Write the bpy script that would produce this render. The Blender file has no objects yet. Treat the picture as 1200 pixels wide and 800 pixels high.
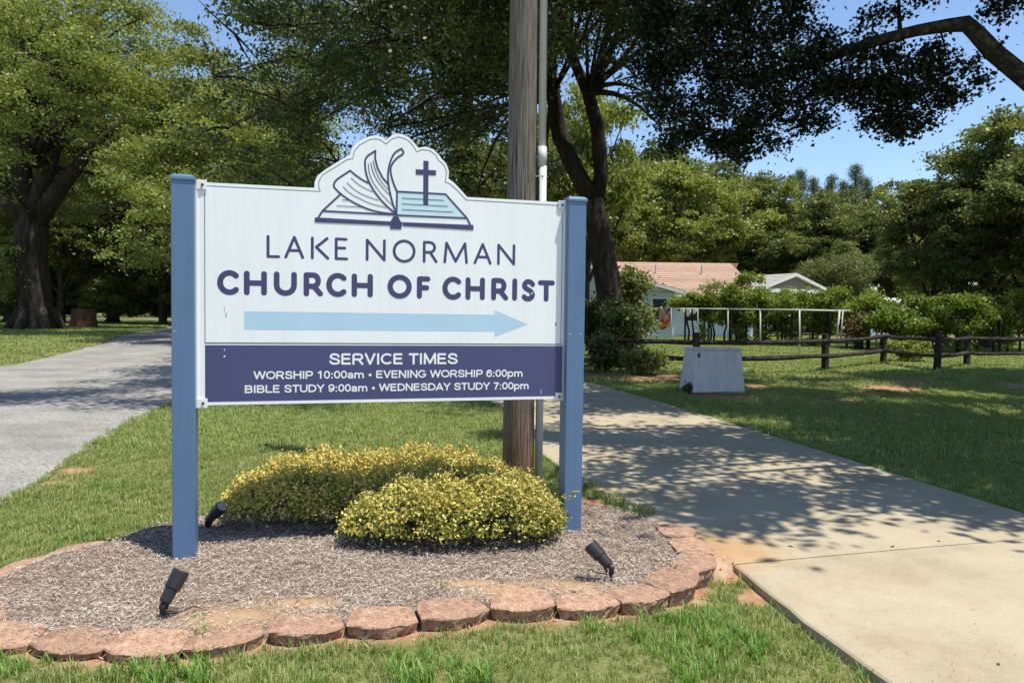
import bpy, math, random
import numpy as np
from mathutils import Vector, Matrix

# ------------------------------------------------------------------ camera, sky, sun
SC = bpy.context.scene
COL = SC.collection
CAM_H, PITCH, ROLL, FOC = 1.55, 0.0374, 0.0128, 860.0
fw = np.array([0, math.cos(PITCH), -math.sin(PITCH)])
up0 = np.array([0, math.sin(PITCH), math.cos(PITCH)])
rt0 = np.array([1.0, 0, 0])
rt = math.cos(ROLL) * rt0 + math.sin(ROLL) * up0
up = -math.sin(ROLL) * rt0 + math.cos(ROLL) * up0
cd = bpy.data.cameras.new('camera')
cam = bpy.data.objects.new('camera', cd)
COL.objects.link(cam)
cam.matrix_world = Matrix(((rt[0], up[0], -fw[0], 0), (rt[1], up[1], -fw[1], 0), (rt[2], up[2], -fw[2], CAM_H), (0, 0, 0, 1)))
cd.sensor_width = 36.0
cd.lens = 36.0 * FOC / 1200.0
cd.clip_start = 0.05
cd.clip_end = 3000
SC.camera = cam

SUN_H = np.array([0.895, -0.445]); SUN_H = SUN_H / np.linalg.norm(SUN_H)
SUN_EL = math.radians(71)
sun_dir = Vector((SUN_H[0] * math.cos(SUN_EL), SUN_H[1] * math.cos(SUN_EL), math.sin(SUN_EL)))
w = bpy.data.worlds.new("World"); SC.world = w; w.use_nodes = True
nt = w.node_tree
bg = nt.nodes['Background']
sky = nt.nodes.new('ShaderNodeTexSky'); sky.sky_type = 'NISHITA'; sky.sun_disc = False
sky.sun_elevation = SUN_EL; sky.sun_rotation = math.atan2(SUN_H[0], SUN_H[1])
sky.altitude = 200; sky.air_density = 1.0; sky.dust_density = 0.2; sky.ozone_density = 3.0
nt.links.new(sky.outputs[0], bg.inputs[0]); bg.inputs[1].default_value = 0.15
sl = bpy.data.lights.new('sun', 'SUN'); sl.energy = 5.0; sl.angle = math.radians(0.55); sl.color = (1.0, 0.94, 0.83)
so = bpy.data.objects.new('sun', sl); COL.objects.link(so)
so.rotation_euler = (-sun_dir).to_track_quat('-Z', 'Y').to_euler()
so.location = (10, -5, 30)
SC.view_settings.view_transform = 'Standard'; SC.view_settings.look = 'None'
SC.view_settings.exposure = 0.4; SC.view_settings.gamma = 1.0
SC.cycles.max_bounces = 6; SC.cycles.diffuse_bounces = 3; SC.cycles.transparent_max_bounces = 4
SC.cycles.transmission_bounces = 3; SC.cycles.glossy_bounces = 2
SC.cycles.use_denoising = True

# ------------------------------------------------------------------ geometry helpers
def terrain(x, y):
    """height of the ground: level round the sign, a slow rise beyond the gravel road"""
    x = np.asarray(x, float); y = np.asarray(y, float)
    a = np.clip((y - 14) / 20, 0, 1); a = a * a * (3 - 2 * a)
    b = np.clip((-x - 4) / 8, 0, 1); b = b * b * (3 - 2 * b)
    return 0.5 * a * b

def ray(px, py):
    return rt * (px - 600) / FOC + up * (400 - py) / FOC + fw

def pt(px, py, D):
    """survey point at depth D metres"""
    d = ray(px, py); p = d * D / d[1]
    return np.array([p[0], p[1], p[2] + CAM_H])

def gr(px, py, z=0.0):
    """survey point on the level z"""
    d = ray(px, py); t = (z - CAM_H) / d[2]
    return np.array([d[0] * t, d[1] * t, z])

def tag(o, label=None, cat=None, group=None, kind=None):
    if label: o['label'] = label
    if cat: o['category'] = cat
    if group: o['group'] = group
    if kind: o['kind'] = kind
    return o

def thing(name, loc, label, cat, group=None, rz=0.0):
    o = bpy.data.objects.new(name, None); COL.objects.link(o)
    o.location = loc; o.rotation_euler = (0, 0, rz); o.empty_display_size = 0.2
    return tag(o, label, cat, group)

def link(name, me, parent=None, mats=None):
    o = bpy.data.objects.new(name, me); COL.objects.link(o)
    if parent is not None: o.parent = parent
    if mats is not None:
        for m in (mats if isinstance(mats, (list, tuple)) else [mats]): me.materials.append(m)
    return o

def copy_thing(root, loc, rz=None, scale=None):
    r = root.copy(); COL.objects.link(r); r.location = loc
    if rz is not None: r.rotation_euler = (0, 0, rz)
    if scale is not None: r.scale = scale if hasattr(scale, '__len__') else (scale,) * 3
    for ch in list(root.children):
        c = ch.copy(); COL.objects.link(c); c.parent = r
        for g in list(ch.children):
            d = g.copy(); COL.objects.link(d); d.parent = c
    return r

def fast_mesh(name, V, F, tint=None, smooth=False, mi=None):
    """V (n,3); F (m,k) index array, k the same for all faces"""
    V = np.asarray(V, np.float32); F = np.asarray(F, np.int32)
    me = bpy.data.meshes.new(name); m, k = F.shape
    me.vertices.add(len(V)); me.vertices.foreach_set('co', V.ravel())
    me.loops.add(m * k); me.loops.foreach_set('vertex_index', F.ravel())
    me.polygons.add(m); me.polygons.foreach_set('loop_start', np.arange(m, dtype=np.int32) * k)
    if smooth: me.polygons.foreach_set('use_smooth', np.ones(m, bool))
    if mi is not None: me.polygons.foreach_set('material_index', np.asarray(mi, np.int32))
    me.update(calc_edges=True)
    if tint is not None:
        a = me.attributes.new('tint', 'FLOAT', 'FACE'); a.data.foreach_set('value', np.asarray(tint, np.float32))
    return me

class MB:
    """collects simple shapes into one mesh"""
    def __init__(s): s.v = []; s.f = []
    def add(s, vs, fs):
        n = len(s.v); s.v += [tuple(map(float, p)) for p in vs]; s.f += [tuple(i + n for i in f) for f in fs]; return s
    def box(s, x0, x1, y0, y1, z0, z1, M=None, taper=1.0):
        cx, cy = (x0 + x1) / 2, (y0 + y1) / 2
        vs = []
        for z, t in ((z0, 1.0), (z1, taper)):
            for x, y in ((x0, y0), (x1, y0), (x1, y1), (x0, y1)):
                vs.append(Vector((cx + (x - cx) * t, cy + (y - cy) * t, z)))
        if M is not None: vs = [M @ p for p in vs]
        return s.add(vs, [(3, 2, 1, 0), (4, 5, 6, 7), (0, 1, 5, 4), (1, 2, 6, 5), (2, 3, 7, 6), (3, 0, 4, 7)])
    def tube(s, pts, radii, n=8, cap=True, wob=0.0, rng=None):
        pts = [Vector(p) for p in pts]
        if not hasattr(radii, '__len__'): radii = [radii] * len(pts)
        rings = []; prev = None
        for i, p in enumerate(pts):
            t = (pts[min(i + 1, len(pts) - 1)] - pts[max(i - 1, 0)]).normalized()
            if prev is None:
                a = Vector((1, 0, 0)) if abs(t.x) < 0.8 else Vector((0, 1, 0))
                prev = (a - t * a.dot(t)).normalized()
            else:
                prev = (prev - t * prev.dot(t)).normalized()
            q = t.cross(prev)
            ring = []
            for k in range(n):
                an = 2 * math.pi * k / n
                r = radii[i] * (1 + (wob * (rng.random() - 0.5) if rng else 0))
                ring.append(p + (prev * math.cos(an) + q * math.sin(an)) * r)
            rings.append(ring)
        vs = [v for r in rings for v in r]; fs = []
        for i in range(len(rings) - 1):
            for k in range(n):
                a = i * n + k; b = i * n + (k + 1) % n
                fs.append((a, b, b + n, a + n))
        if cap:
            fs.append(tuple(range(n - 1, -1, -1))); fs.append(tuple(range((len(rings) - 1) * n, len(rings) * n)))
        return s.add(vs, fs)
    def build(s, name, mat, parent=None, smooth=False, bevel=0.0, seg=2):
        me = bpy.data.meshes.new(name); me.from_pydata(s.v, [], s.f)
        if smooth: me.polygons.foreach_set('use_smooth', [True] * len(me.polygons))
        me.update()
        o = link(name, me, parent, mat)
        if bevel:
            b = o.modifiers.new('bevel', 'BEVEL'); b.width = bevel; b.segments = seg; b.limit_method = 'ANGLE'
        return o

# ------------------------------------------------------------------ materials
def mat(name, base=(0.5, 0.5, 0.5), rough=0.7, spec=0.3, metal=0.0, cols=None, scale=5.0, detail=6.0, stretch=None,
        bump=0.0, bscale=None, bdist=0.02, fine=None, objrand=0.0, coord='Object', streak=None):
    m = bpy.data.materials.new(name); m.use_nodes = True
    n = m.node_tree.nodes; L = m.node_tree.links; p = n['Principled BSDF']
    p.inputs['Roughness'].default_value = rough; p.inputs['Metallic'].default_value = metal
    p.inputs['Specular IOR Level'].default_value = spec
    p.inputs['Base Color'].default_value = (*base, 1)
    tc = n.new('ShaderNodeTexCoord'); src = tc.outputs[coord]
    if stretch:
        mp = n.new('ShaderNodeMapping'); mp.inputs['Scale'].default_value = stretch; L.new(src, mp.inputs[0]); src = mp.outputs[0]
    out = None
    if cols:
        nz = n.new('ShaderNodeTexNoise'); nz.inputs['Scale'].default_value = scale; nz.inputs['Detail'].default_value = detail
        nz.inputs['Roughness'].default_value = 0.65
        L.new(src, nz.inputs['Vector'])
        cr = n.new('ShaderNodeValToRGB'); L.new(nz.outputs[0], cr.inputs[0])
        while len(cr.color_ramp.elements) < len(cols): cr.color_ramp.elements.new(0.5)
        for i, c in enumerate(cols):
            e = cr.color_ramp.elements[i]; e.position = 0.3 + 0.4 * i / (len(cols) - 1); e.color = (*c, 1)
        out = cr.outputs[0]
    if fine:      # (scale, amount) speckle
        nz = n.new('ShaderNodeTexNoise'); nz.inputs['Scale'].default_value = fine[0]; nz.inputs['Detail'].default_value = 3
        L.new(src, nz.inputs['Vector'])
        mr = n.new('ShaderNodeMapRange'); mr.inputs[1].default_value = 0.3; mr.inputs[2].default_value = 0.7
        mr.inputs[3].default_value = 1 - fine[1]; mr.inputs[4].default_value = 1 + fine[1]; L.new(nz.outputs[0], mr.inputs[0])
        mx = n.new('ShaderNodeVectorMath'); mx.operation = 'SCALE'
        if out is None:
            rgb = n.new('ShaderNodeRGB'); rgb.outputs[0].default_value = (*base, 1); out = rgb.outputs[0]
        L.new(out, mx.inputs[0]); L.new(mr.outputs[0], mx.inputs['Scale']); out = mx.outputs[0]
    if objrand:
        oi = n.new('ShaderNodeObjectInfo'); mr = n.new('ShaderNodeMapRange')
        mr.inputs[3].default_value = 1 - objrand; mr.inputs[4].default_value = 1 + objrand; L.new(oi.outputs['Random'], mr.inputs[0])
        mx = n.new('ShaderNodeVectorMath'); mx.operation = 'SCALE'
        if out is None:
            rgb = n.new('ShaderNodeRGB'); rgb.outputs[0].default_value = (*base, 1); out = rgb.outputs[0]
        L.new(out, mx.inputs[0]); L.new(mr.outputs[0], mx.inputs['Scale']); out = mx.outputs[0]
    if out is not None: L.new(out, p.inputs['Base Color'])
    if bump:
        nz = n.new('ShaderNodeTexNoise'); nz.inputs['Scale'].default_value = bscale or scale * 3; nz.inputs['Detail'].default_value = 6
        L.new(src, nz.inputs['Vector'])
        b = n.new('ShaderNodeBump'); b.inputs['Strength'].default_value = bump; b.inputs['Distance'].default_value = bdist
        L.new(nz.outputs[0], b.inputs['Height']); L.new(b.outputs[0], p.inputs['Normal'])
    return m

def leafmat(name, cols, trans=0.42, rough=0.45, spec=0.35, tcol=None):
    """leaf colour from the per-leaf tint; light also passes through the blade"""
    m = bpy.data.materials.new(name); m.use_nodes = True
    n = m.node_tree.nodes; L = m.node_tree.links; p = n['Principled BSDF']; o = n['Material Output']
    p.inputs['Roughness'].default_value = rough; p.inputs['Specular IOR Level'].default_value = spec
    at = n.new('ShaderNodeAttribute'); at.attribute_name = 'tint'
    cr = n.new('ShaderNodeValToRGB'); L.new(at.outputs['Fac'], cr.inputs[0])
    while len(cr.color_ramp.elements) < len(cols): cr.color_ramp.elements.new(0.5)
    for i, c in enumerate(cols):
        e = cr.color_ramp.elements[i]; e.position = i / (len(cols) - 1); e.color = (*c, 1)
    L.new(cr.outputs[0], p.inputs['Base Color'])
    t = n.new('ShaderNodeBsdfTranslucent')
    vm = n.new('ShaderNodeVectorMath'); vm.operation = 'MULTIPLY'; L.new(cr.outputs[0], vm.inputs[0])
    vm.inputs[1].default_value = tcol or (1.25, 1.25, 0.55); L.new(vm.outputs[0], t.inputs['Color'])
    mx = n.new('ShaderNodeMixShader'); mx.inputs[0].default_value = trans
    L.new(p.outputs[0], mx.inputs[1]); L.new(t.outputs[0], mx.inputs[2]); L.new(mx.outputs[0], o.inputs['Surface'])
    return m

M = {}
M['white'] = mat('sign_white', (0.80, 0.83, 0.84), 0.35, 0.4, cols=[(0.83, 0.85, 0.85), (0.88, 0.90, 0.91)], scale=1.5, stretch=(3, 1, 0.6))
def weather(m, amt=.10, lo=(0.72, 0.70, 0.62)):
    """rain streaks and grime of the panel's own surface"""
    n = m.node_tree.nodes; L = m.node_tree.links; p = n['Principled BSDF']; src = p.inputs['Base Color'].links[0].from_socket
    tc = n.new('ShaderNodeTexCoord'); mp = n.new('ShaderNodeMapping'); mp.inputs['Scale'].default_value = (16, 16, .7); L.new(tc.outputs['Object'], mp.inputs[0])
    nz = n.new('ShaderNodeTexNoise'); nz.inputs['Scale'].default_value = 2.0; nz.inputs['Detail'].default_value = 6; L.new(mp.outputs[0], nz.inputs['Vector'])
    mr = n.new('ShaderNodeMapRange'); mr.inputs[1].default_value = .5; mr.inputs[2].default_value = .8; mr.inputs[3].default_value = 0; mr.inputs[4].default_value = amt; L.new(nz.outputs[0], mr.inputs[0])
    mx = n.new('ShaderNodeMixRGB'); mx.blend_type = 'MULTIPLY'; mx.inputs[2].default_value = (*lo, 1); L.new(mr.outputs[0], mx.inputs[0]); L.new(src, mx.inputs[1]); L.new(mx.outputs[0], p.inputs['Base Color'])
weather(M['white'], .20)
M['edge'] = mat('sign_edge_white', (0.84, 0.84, 0.83), 0.5)
M['ink'] = mat('sign_ink', (0.064, 0.064, 0.150), 0.5, fine=(3, 0.06))
M['line'] = mat('sign_line', (0.09, 0.10, 0.16), 0.5)
M['navy'] = mat('sign_navy', (0.070, 0.076, 0.175), 0.42, fine=(2, 0.06))
M['sky_blue'] = mat('sign_sky_blue', (0.45, 0.64, 0.79), 0.45, fine=(2, 0.03))
M['pale_page'] = mat('sign_pale_page', (0.58, 0.755, 0.83), 0.45)
M['post'] = mat('post_blue', (0.1, 0.18, 0.31), 0.38, 0.45, cols=[(0.092, 0.165, 0.295), (0.108, 0.183, 0.32)], scale=2.5, fine=(60, 0.02))
weather(M['post'], .6, (.78, .76, .70))
M['post_cap'] = mat('post_cap_blue', (0.10, 0.19, 0.28), 0.35, 0.5)
M['alu'] = mat('aluminium', (0.55, 0.57, 0.58), 0.4, 0.5, metal=0.6)
M['bolt'] = mat('bolt_dark', (0.06, 0.06, 0.06), 0.4, 0.5, metal=0.7)
M['concrete'] = mat('concrete', cols=[(0.325, 0.275, 0.19), (0.39, 0.335, 0.235), (0.43, 0.375, 0.27)], scale=1.2, detail=9, rough=0.9, spec=0.15, fine=(140, 0.09), bump=0.25, bscale=120, bdist=0.003)
def stains(m, sc, amt, col, lo=.52, hi=.72, det=8):
    n = m.node_tree.nodes; L = m.node_tree.links; p = n['Principled BSDF']; src = p.inputs['Base Color'].links[0].from_socket
    tc = n.new('ShaderNodeTexCoord'); nz = n.new('ShaderNodeTexNoise'); nz.inputs['Scale'].default_value = sc; nz.inputs['Detail'].default_value = det; nz.inputs['Roughness'].default_value = .7; L.new(tc.outputs['Object'], nz.inputs['Vector'])
    mr = n.new('ShaderNodeMapRange'); mr.inputs[1].default_value = lo; mr.inputs[2].default_value = hi; mr.inputs[3].default_value = 0; mr.inputs[4].default_value = amt; L.new(nz.outputs[0], mr.inputs[0])
    mx = n.new('ShaderNodeMixRGB'); mx.blend_type = 'MULTIPLY'; mx.inputs[2].default_value = (*col, 1); L.new(mr.outputs[0], mx.inputs[0]); L.new(src, mx.inputs[1]); L.new(mx.outputs[0], p.inputs['Base Color'])
stains(M['concrete'], .7, .8, (.78, .72, .66)); stains(M['concrete'], 3.5, .6, (.86, .84, .80)); stains(M['concrete'], 60, .8, (.70, .68, .64), .60, .75, 2)
def clay_stain(m, cx, cy, rad):
    n = m.node_tree.nodes; L = m.node_tree.links; p = n['Principled BSDF']; src = p.inputs['Base Color'].links[0].from_socket
    tc = n.new('ShaderNodeTexCoord'); nz = n.new('ShaderNodeTexNoise'); nz.inputs['Scale'].default_value = 5; nz.inputs['Detail'].default_value = 7; L.new(tc.outputs['Object'], nz.inputs['Vector'])
    ds = n.new('ShaderNodeVectorMath'); ds.operation = 'DISTANCE'; L.new(tc.outputs['Object'], ds.inputs[0]); ds.inputs[1].default_value = (cx, cy, 0)
    ma = n.new('ShaderNodeMath'); ma.operation = 'MULTIPLY_ADD'; L.new(nz.outputs[0], ma.inputs[0]); ma.inputs[1].default_value = -.45; L.new(ds.outputs['Value'], ma.inputs[2])
    mr = n.new('ShaderNodeMapRange'); mr.inputs[1].default_value = rad - .32; mr.inputs[2].default_value = rad; mr.inputs[3].default_value = .85; mr.inputs[4].default_value = 0; L.new(ma.outputs[0], mr.inputs[0])
    mx = n.new('ShaderNodeMixRGB'); mx.blend_type = 'MULTIPLY'; mx.inputs[2].default_value = (1.08, .78, .56, 1); L.new(mr.outputs[0], mx.inputs[0]); L.new(src, mx.inputs[1]); L.new(mx.outputs[0], p.inputs['Base Color'])
clay_stain(M['concrete'], 1.42, 4.85, .28); clay_stain(M['concrete'], .75, 6.5, .05)
M['gravel'] = mat('gravel_road', cols=[(0.22, 0.21, 0.195), (0.29, 0.28, 0.26), (0.35, 0.335, 0.31)], scale=0.9, detail=10, rough=0.95, spec=0.1, fine=(38, 0.30), bump=0.6, bscale=45, bdist=0.02)
stains(M['gravel'], 1.1, .8, (.80, .79, .76), .45, .6); stains(M['gravel'], 22, .9, (.62, .61, .60), .52, .66, 3)
M['clay'] = mat('clay', cols=[(0.34, 0.19, 0.115), (0.42, 0.28, 0.185), (0.40, 0.31, 0.22)], scale=6, rough=0.95, spec=0.1, bump=0.5, bscale=60, bdist=0.01, fine=(90, 0.15))
M['block'] = mat('edging_block', cols=[(0.24, 0.14, 0.098), (0.37, 0.235, 0.165), (0.48, 0.35, 0.25)], scale=9, rough=0.95, spec=0.1, fine=(120, 0.38), bump=0.7, bscale=110, bdist=0.006, objrand=0.16)
stains(M['block'], 7, .6, (.62, .56, .50), .46, .60); stains(M['block'], 45, .9, (.60, .52, .46), .52, .66, 3)
M['black'] = mat('black_metal', (0.022, 0.023, 0.025), 0.42, 0.4, fine=(30, 0.2))
M['glass'] = mat('lens_glass', (0.25, 0.28, 0.3), 0.1, 0.6)
M['pole'] = mat('pole_wood', cols=[(0.035, 0.027, 0.021), (0.175, 0.148, 0.125), (0.31, 0.275, 0.245)], scale=9, detail=10, stretch=(9, 9, 0.28), rough=0.95, spec=0.1, bump=0.9, bscale=22, bdist=0.012)
M['conduit'] = mat('conduit_grey', (0.50, 0.53, 0.53), 0.4, 0.4, fine=(6, 0.08))
M['bark'] = mat('bark', cols=[(0.018, 0.014, 0.011), (0.042, 0.034, 0.027), (0.085, 0.070, 0.056)], scale=3.5, detail=8, stretch=(2, 2, 0.5), rough=0.95, spec=0.1, bump=1.0, bscale=8, bdist=0.06)
M['bark_pale'] = mat('bark_mottled', cols=[(0.014, 0.012, 0.010), (0.036, 0.031, 0.026), (0.12, 0.11, 0.095)], scale=14, detail=8, stretch=(1, 1, 1), rough=0.95, spec=0.1, bump=0.8, bscale=20, bdist=0.02)
M['fence'] = mat('fence_wood', cols=[(0.018, 0.014, 0.012), (0.04, 0.032, 0.028), (0.09, 0.075, 0.063)], scale=6, stretch=(1, 1, 1), rough=0.9, spec=0.1, bump=0.6, bscale=20, bdist=0.02)
M['stump'] = mat('stump_wood', cols=[(0.07, 0.032, 0.02), (0.13, 0.06, 0.038)], scale=4, stretch=(3, 3, 0.6), rough=0.9, bump=0.6, bscale=10, bdist=0.03)
M['box_grey'] = mat('box_fibreglass', cols=[(0.50, 0.49, 0.51), (0.62, 0.61, 0.64)], scale=2.0, stretch=(2, 2, 1), rough=0.6, spec=0.3, fine=(8, 0.06))
M['pipe_white'] = mat('white_pipe', (0.55, 0.54, 0.50), 0.5)
M['siding'] = mat('siding_blue', (0.56, 0.65, 0.71), 0.6)
M['trim'] = mat('white_trim', (0.78, 0.79, 0.78), 0.5)
M['shingle'] = mat('shingle_pink', cols=[(0.29, 0.185, 0.135), (0.39, 0.265, 0.20), (0.46, 0.33, 0.26)], scale=3, detail=8, stretch=(1, 3, 3), rough=0.95, spec=0.1, objrand=0.12)
M['shingle_grey'] = mat('shingle_grey', cols=[(0.34, 0.32, 0.29), (0.45, 0.43, 0.40)], scale=3, rough=0.95, spec=0.1, objrand=0.06)
M['brown_wall'] = mat('gable_brown', (0.26, 0.215, 0.175), 0.8)
M['window'] = mat('window_glass', (0.03, 0.04, 0.05), 0.08, 0.6)
M['cloth_white'] = mat('cloth_white', (0.75, 0.75, 0.74), 0.8)
M['wire'] = mat('wire_black', (0.02, 0.02, 0.02), 0.6)
M['far_ground'] = mat('soil', (0.06, 0.05, 0.03), 0.9)

# a towel printed in tie dye colours
def towel_mat():
    m = mat('tie_dye', (0.5, 0.1, 0.1), 0.85)
    n = m.node_tree.nodes; L = m.node_tree.links
    tc = n.new('ShaderNodeTexCoord'); nz = n.new('ShaderNodeTexNoise'); nz.inputs['Scale'].default_value = 3.2; nz.inputs['Detail'].default_value = 2
    L.new(tc.outputs['Object'], nz.inputs['Vector'])
    sx = n.new('ShaderNodeSeparateXYZ'); L.new(tc.outputs['Object'], sx.inputs[0])
    ma = n.new('ShaderNodeMath'); ma.operation = 'MULTIPLY_ADD'; L.new(sx.outputs[2], ma.inputs[0]); ma.inputs[1].default_value = 0.22
    L.new(nz.outputs[0], ma.inputs[2])
    cr = n.new('ShaderNodeValToRGB'); cr.color_ramp.interpolation = 'EASE'
    cs = [(0.18, (0.50, 0.07, 0.02)), (0.30, (0.62, 0.16, 0.05)), (0.40, (0.65, 0.62, 0.6)), (0.47, (0.50, 0.03, 0.05)), (0.56, (0.08, 0.10, 0.42)), (0.66, (0.10, 0.35, 0.52)), (0.78, (0.30, 0.08, 0.30))]
    while len(cr.color_ramp.elements) < len(cs): cr.color_ramp.elements.new(0.5)
    for e, (p, c) in zip(cr.color_ramp.elements, cs): e.position = p; e.color = (*c, 1)
    L.new(ma.outputs[0], cr.inputs[0]); L.new(cr.outputs[0], n['Principled BSDF'].inputs['Base Color'])
    return m
M['towel'] = towel_mat()

G = {}
G['oak'] = leafmat('oak_leaf', [(0.080, 0.108, 0.024), (0.20, 0.24, 0.062), (0.40, 0.42, 0.15)])
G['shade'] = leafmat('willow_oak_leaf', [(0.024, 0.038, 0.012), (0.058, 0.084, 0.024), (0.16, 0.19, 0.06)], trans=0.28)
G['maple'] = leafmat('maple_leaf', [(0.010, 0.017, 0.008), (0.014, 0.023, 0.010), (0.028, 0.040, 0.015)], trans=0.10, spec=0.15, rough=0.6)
G['green'] = leafmat('green_leaf', [(0.064, 0.088, 0.026), (0.15, 0.18, 0.055), (0.30, 0.32, 0.12)])
G['bright'] = leafmat('bright_leaf', [(0.125, 0.16, 0.034), (0.245, 0.28, 0.068), (0.40, 0.43, 0.13)])
G['olive'] = leafmat('olive_leaf', [(0.09, 0.11, 0.04), (0.15, 0.17, 0.065), (0.21, 0.21, 0.10)])
G['pine'] = leafmat('pine_needle', [(0.075, 0.105, 0.045), (0.14, 0.18, 0.08)], trans=0.15)
G['vine'] = leafmat('vine_leaf', [(0.055, 0.10, 0.016), (0.16, 0.225, 0.034), (0.36, 0.42, 0.085)], trans=0.4)
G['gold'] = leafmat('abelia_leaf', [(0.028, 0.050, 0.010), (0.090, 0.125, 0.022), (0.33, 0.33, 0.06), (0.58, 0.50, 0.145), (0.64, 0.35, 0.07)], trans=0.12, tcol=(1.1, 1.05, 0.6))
G['grass'] = leafmat('grass_blade', [(0.12, 0.195, 0.042), (0.22, 0.30, 0.080), (0.33, 0.38, 0.13), (0.52, 0.45, 0.24)], trans=0.32, rough=0.5)
G['grass_shade'] = G['grass']
G['mulch'] = leafmat('mulch_straw', [(0.15, 0.115, 0.09), (0.35, 0.285, 0.23), (0.54, 0.465, 0.39), (0.78, 0.72, 0.64)], trans=0.0, rough=0.85, spec=0.1)
G['debris'] = leafmat('dry_leaf', [(0.05, 0.03, 0.015), (0.12, 0.08, 0.03), (0.30, 0.26, 0.06)], trans=0.1)

# ------------------------------------------------------------------ plans of the ground
ROAD_R = [(-3.4, -6), (-3.7, 0), (-4.0, 4.5), (-4.18, 5.96), (-4.35, 6.8), (-4.88, 8.36), (-5.36, 10.2), (-5.8, 12.4), (-6.9, 17), (-8.8, 24), (-11.8, 34), (-15.5, 46), (-24, 64)]
ROAD_L = [(-10.5, -6), (-11, 0), (-11.6, 5), (-11.8, 7), (-12.0, 9), (-12.2, 11), (-12.6, 14), (-13.2, 18.5), (-13.6, 21), (-14.7, 26), (-17.5, 34), (-21.5, 46), (-30, 64)]
DRIVE_R = [(4.62, -2), (4.55, 2.0), (4.45, 4.0), (4.33, 5.2), (4.16, 5.89), (3.98, 6.76), (3.75, 7.98), (3.43, 9.73), (2.83, 12.69), (1.9, 16.6), (0.4, 20.0), (-3.0, 23.5), (-9.0, 26)]
DRIVE_L = [(2.45, -2), (1.85, 2.0), (1.52, 3.69), (1.41, 4.53), (1.22, 5.0), (1.05, 5.57), (0.72, 6.59), (0.36, 8.1), (0.22, 9.6), (0.0, 11.87), (-0.9, 14.6), (-2.4, 17.2), (-5.0, 19.3), (-8.2, 21.2)]

def dens(P, step=0.5):
    out = []
    for a, b in zip(P[:-1], P[1:]):
        a = np.array(a, float); b = np.array(b, float); n = max(1, int(np.linalg.norm(b - a) / step))
        for i in range(n): out.append(a + (b - a) * i / n)
    out.append(np.array(P[-1], float)); return np.array(out)

def inside(X, Y, poly):
    X = np.asarray(X); Y = np.asarray(Y); r = np.zeros(X.shape, bool); P = np.asarray(poly, float); j = len(P) - 1
    for i in range(len(P)):
        xi, yi = P[i]; xj, yj = P[j]
        c = ((yi > Y) != (yj > Y)) & (X < (xj - xi) * (Y - yi) / (yj - yi + 1e-12) + xi)
        r ^= c; j = i
    return r

def edge_dist(X, Y, poly, closed=True):
    P = np.asarray(poly, float); d = np.full(np.shape(X), 1e9)
    rng_ = range(len(P)) if closed else range(len(P) - 1)
    for i in rng_:
        a = P[i]; b = P[(i + 1) % len(P)]; ab = b - a
        t = np.clip(((X - a[0]) * ab[0] + (Y - a[1]) * ab[1]) / (ab @ ab + 1e-12), 0, 1)
        d = np.minimum(d, np.hypot(X - a[0] - t * ab[0], Y - a[1] - t * ab[1]))
    return d

ROAD = ROAD_R + ROAD_L[::-1]
DRIVE = DRIVE_R + DRIVE_L[::-1]
# outer joints of the block edging, level of the block tops
JP = [(-50, 746), (33, 750), (120, 757), (212, 759), (312, 741), (404, 733), (491, 727), (574, 712), (653, 711), (729, 707), (786, 692), (818, 668), (836, 650), (812, 627), (797, 612)]
J = [gr(x, y, 0.085)[:2] for x, y in JP]
JLP = [(-50, 746), (-52, 706), (-10, 670), (54, 646), (122, 630)]
JL = [gr(x, y, 0.06)[:2] for x, y in JLP]
BED = [tuple(p) for p in J] + [(0.95, 5.60), (0.55, 5.85), (0.1, 6.2), (-1.2, 6.1), (-2.2, 5.45), (-2.55, 5.0)] + [tuple(p) for p in JL[::-1][:-1]]
CLAY = [(1.30, 4.50, 0.24), (1.45, 4.15, 0.14), (6.3, 14.0, .5), (10.0, 18.6, .8), (5.6, 16.8, .5), (-1.6, 9.2, .12), (4.2, 14.4, 0.8), (8.6, 16.5, 0.9), (7.6, 15.5, 0.55), (13.0, 17.6, 1.2), (16, 17.8, 1.0), (3.7, 18.8, 1.3), (-4.25, 7.1, 0.22), (-4.15, 6.6, 0.12), (0.72, 6.15, 0.22), (1.9, 19.2, 0.9),
        (-2.45, 4.95, 0.14), (11, 15.2, 0.5)]

def vnoise(X, Y, s, seed=0):
    r = np.random.default_rng(seed); v = 0
    for k in range(6):
        a = r.uniform(0, 2 * math.pi); f = s * r.uniform(0.6, 1.9); ph = r.uniform(0, 6.28)
        v = v + np.sin((X * math.cos(a) + Y * math.sin(a)) * f + ph)
    return v / 6

def clay_amount(X, Y):
    c = np.zeros(np.shape(X)); wob = vnoise(X, Y, 6, 3) * 0.5 + vnoise(X, Y, 17, 4) * 0.35
    for cx, cy, r in CLAY:
        d = np.hypot(X - cx, (Y - cy) * 1.1) / r
        c = np.maximum(c, np.clip(1.7 - 1.3 * d + wob, 0, 1))
    fr = np.array(J[:12]); d = edge_dist(X, Y, fr, closed=False)
    c = np.maximum(c, np.clip(1.35 - d / 0.095 + wob * 0.8, 0, 1))
    return c

def front_rise(x, y):
    """the front lawn lies almost level with the edging blocks and dips beside the concrete"""
    a = np.clip((4.1 - y) / 0.5, 0, 1) * np.clip((1.15 - x) / 0.5, 0, 1)
    b = np.clip((5.2 - y) / 0.5, 0, 1) * np.clip((x - 0.9) / 0.4, 0, 1) * (x < 1.9)
    return 0.062 * a - 0.018 * b

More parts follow.
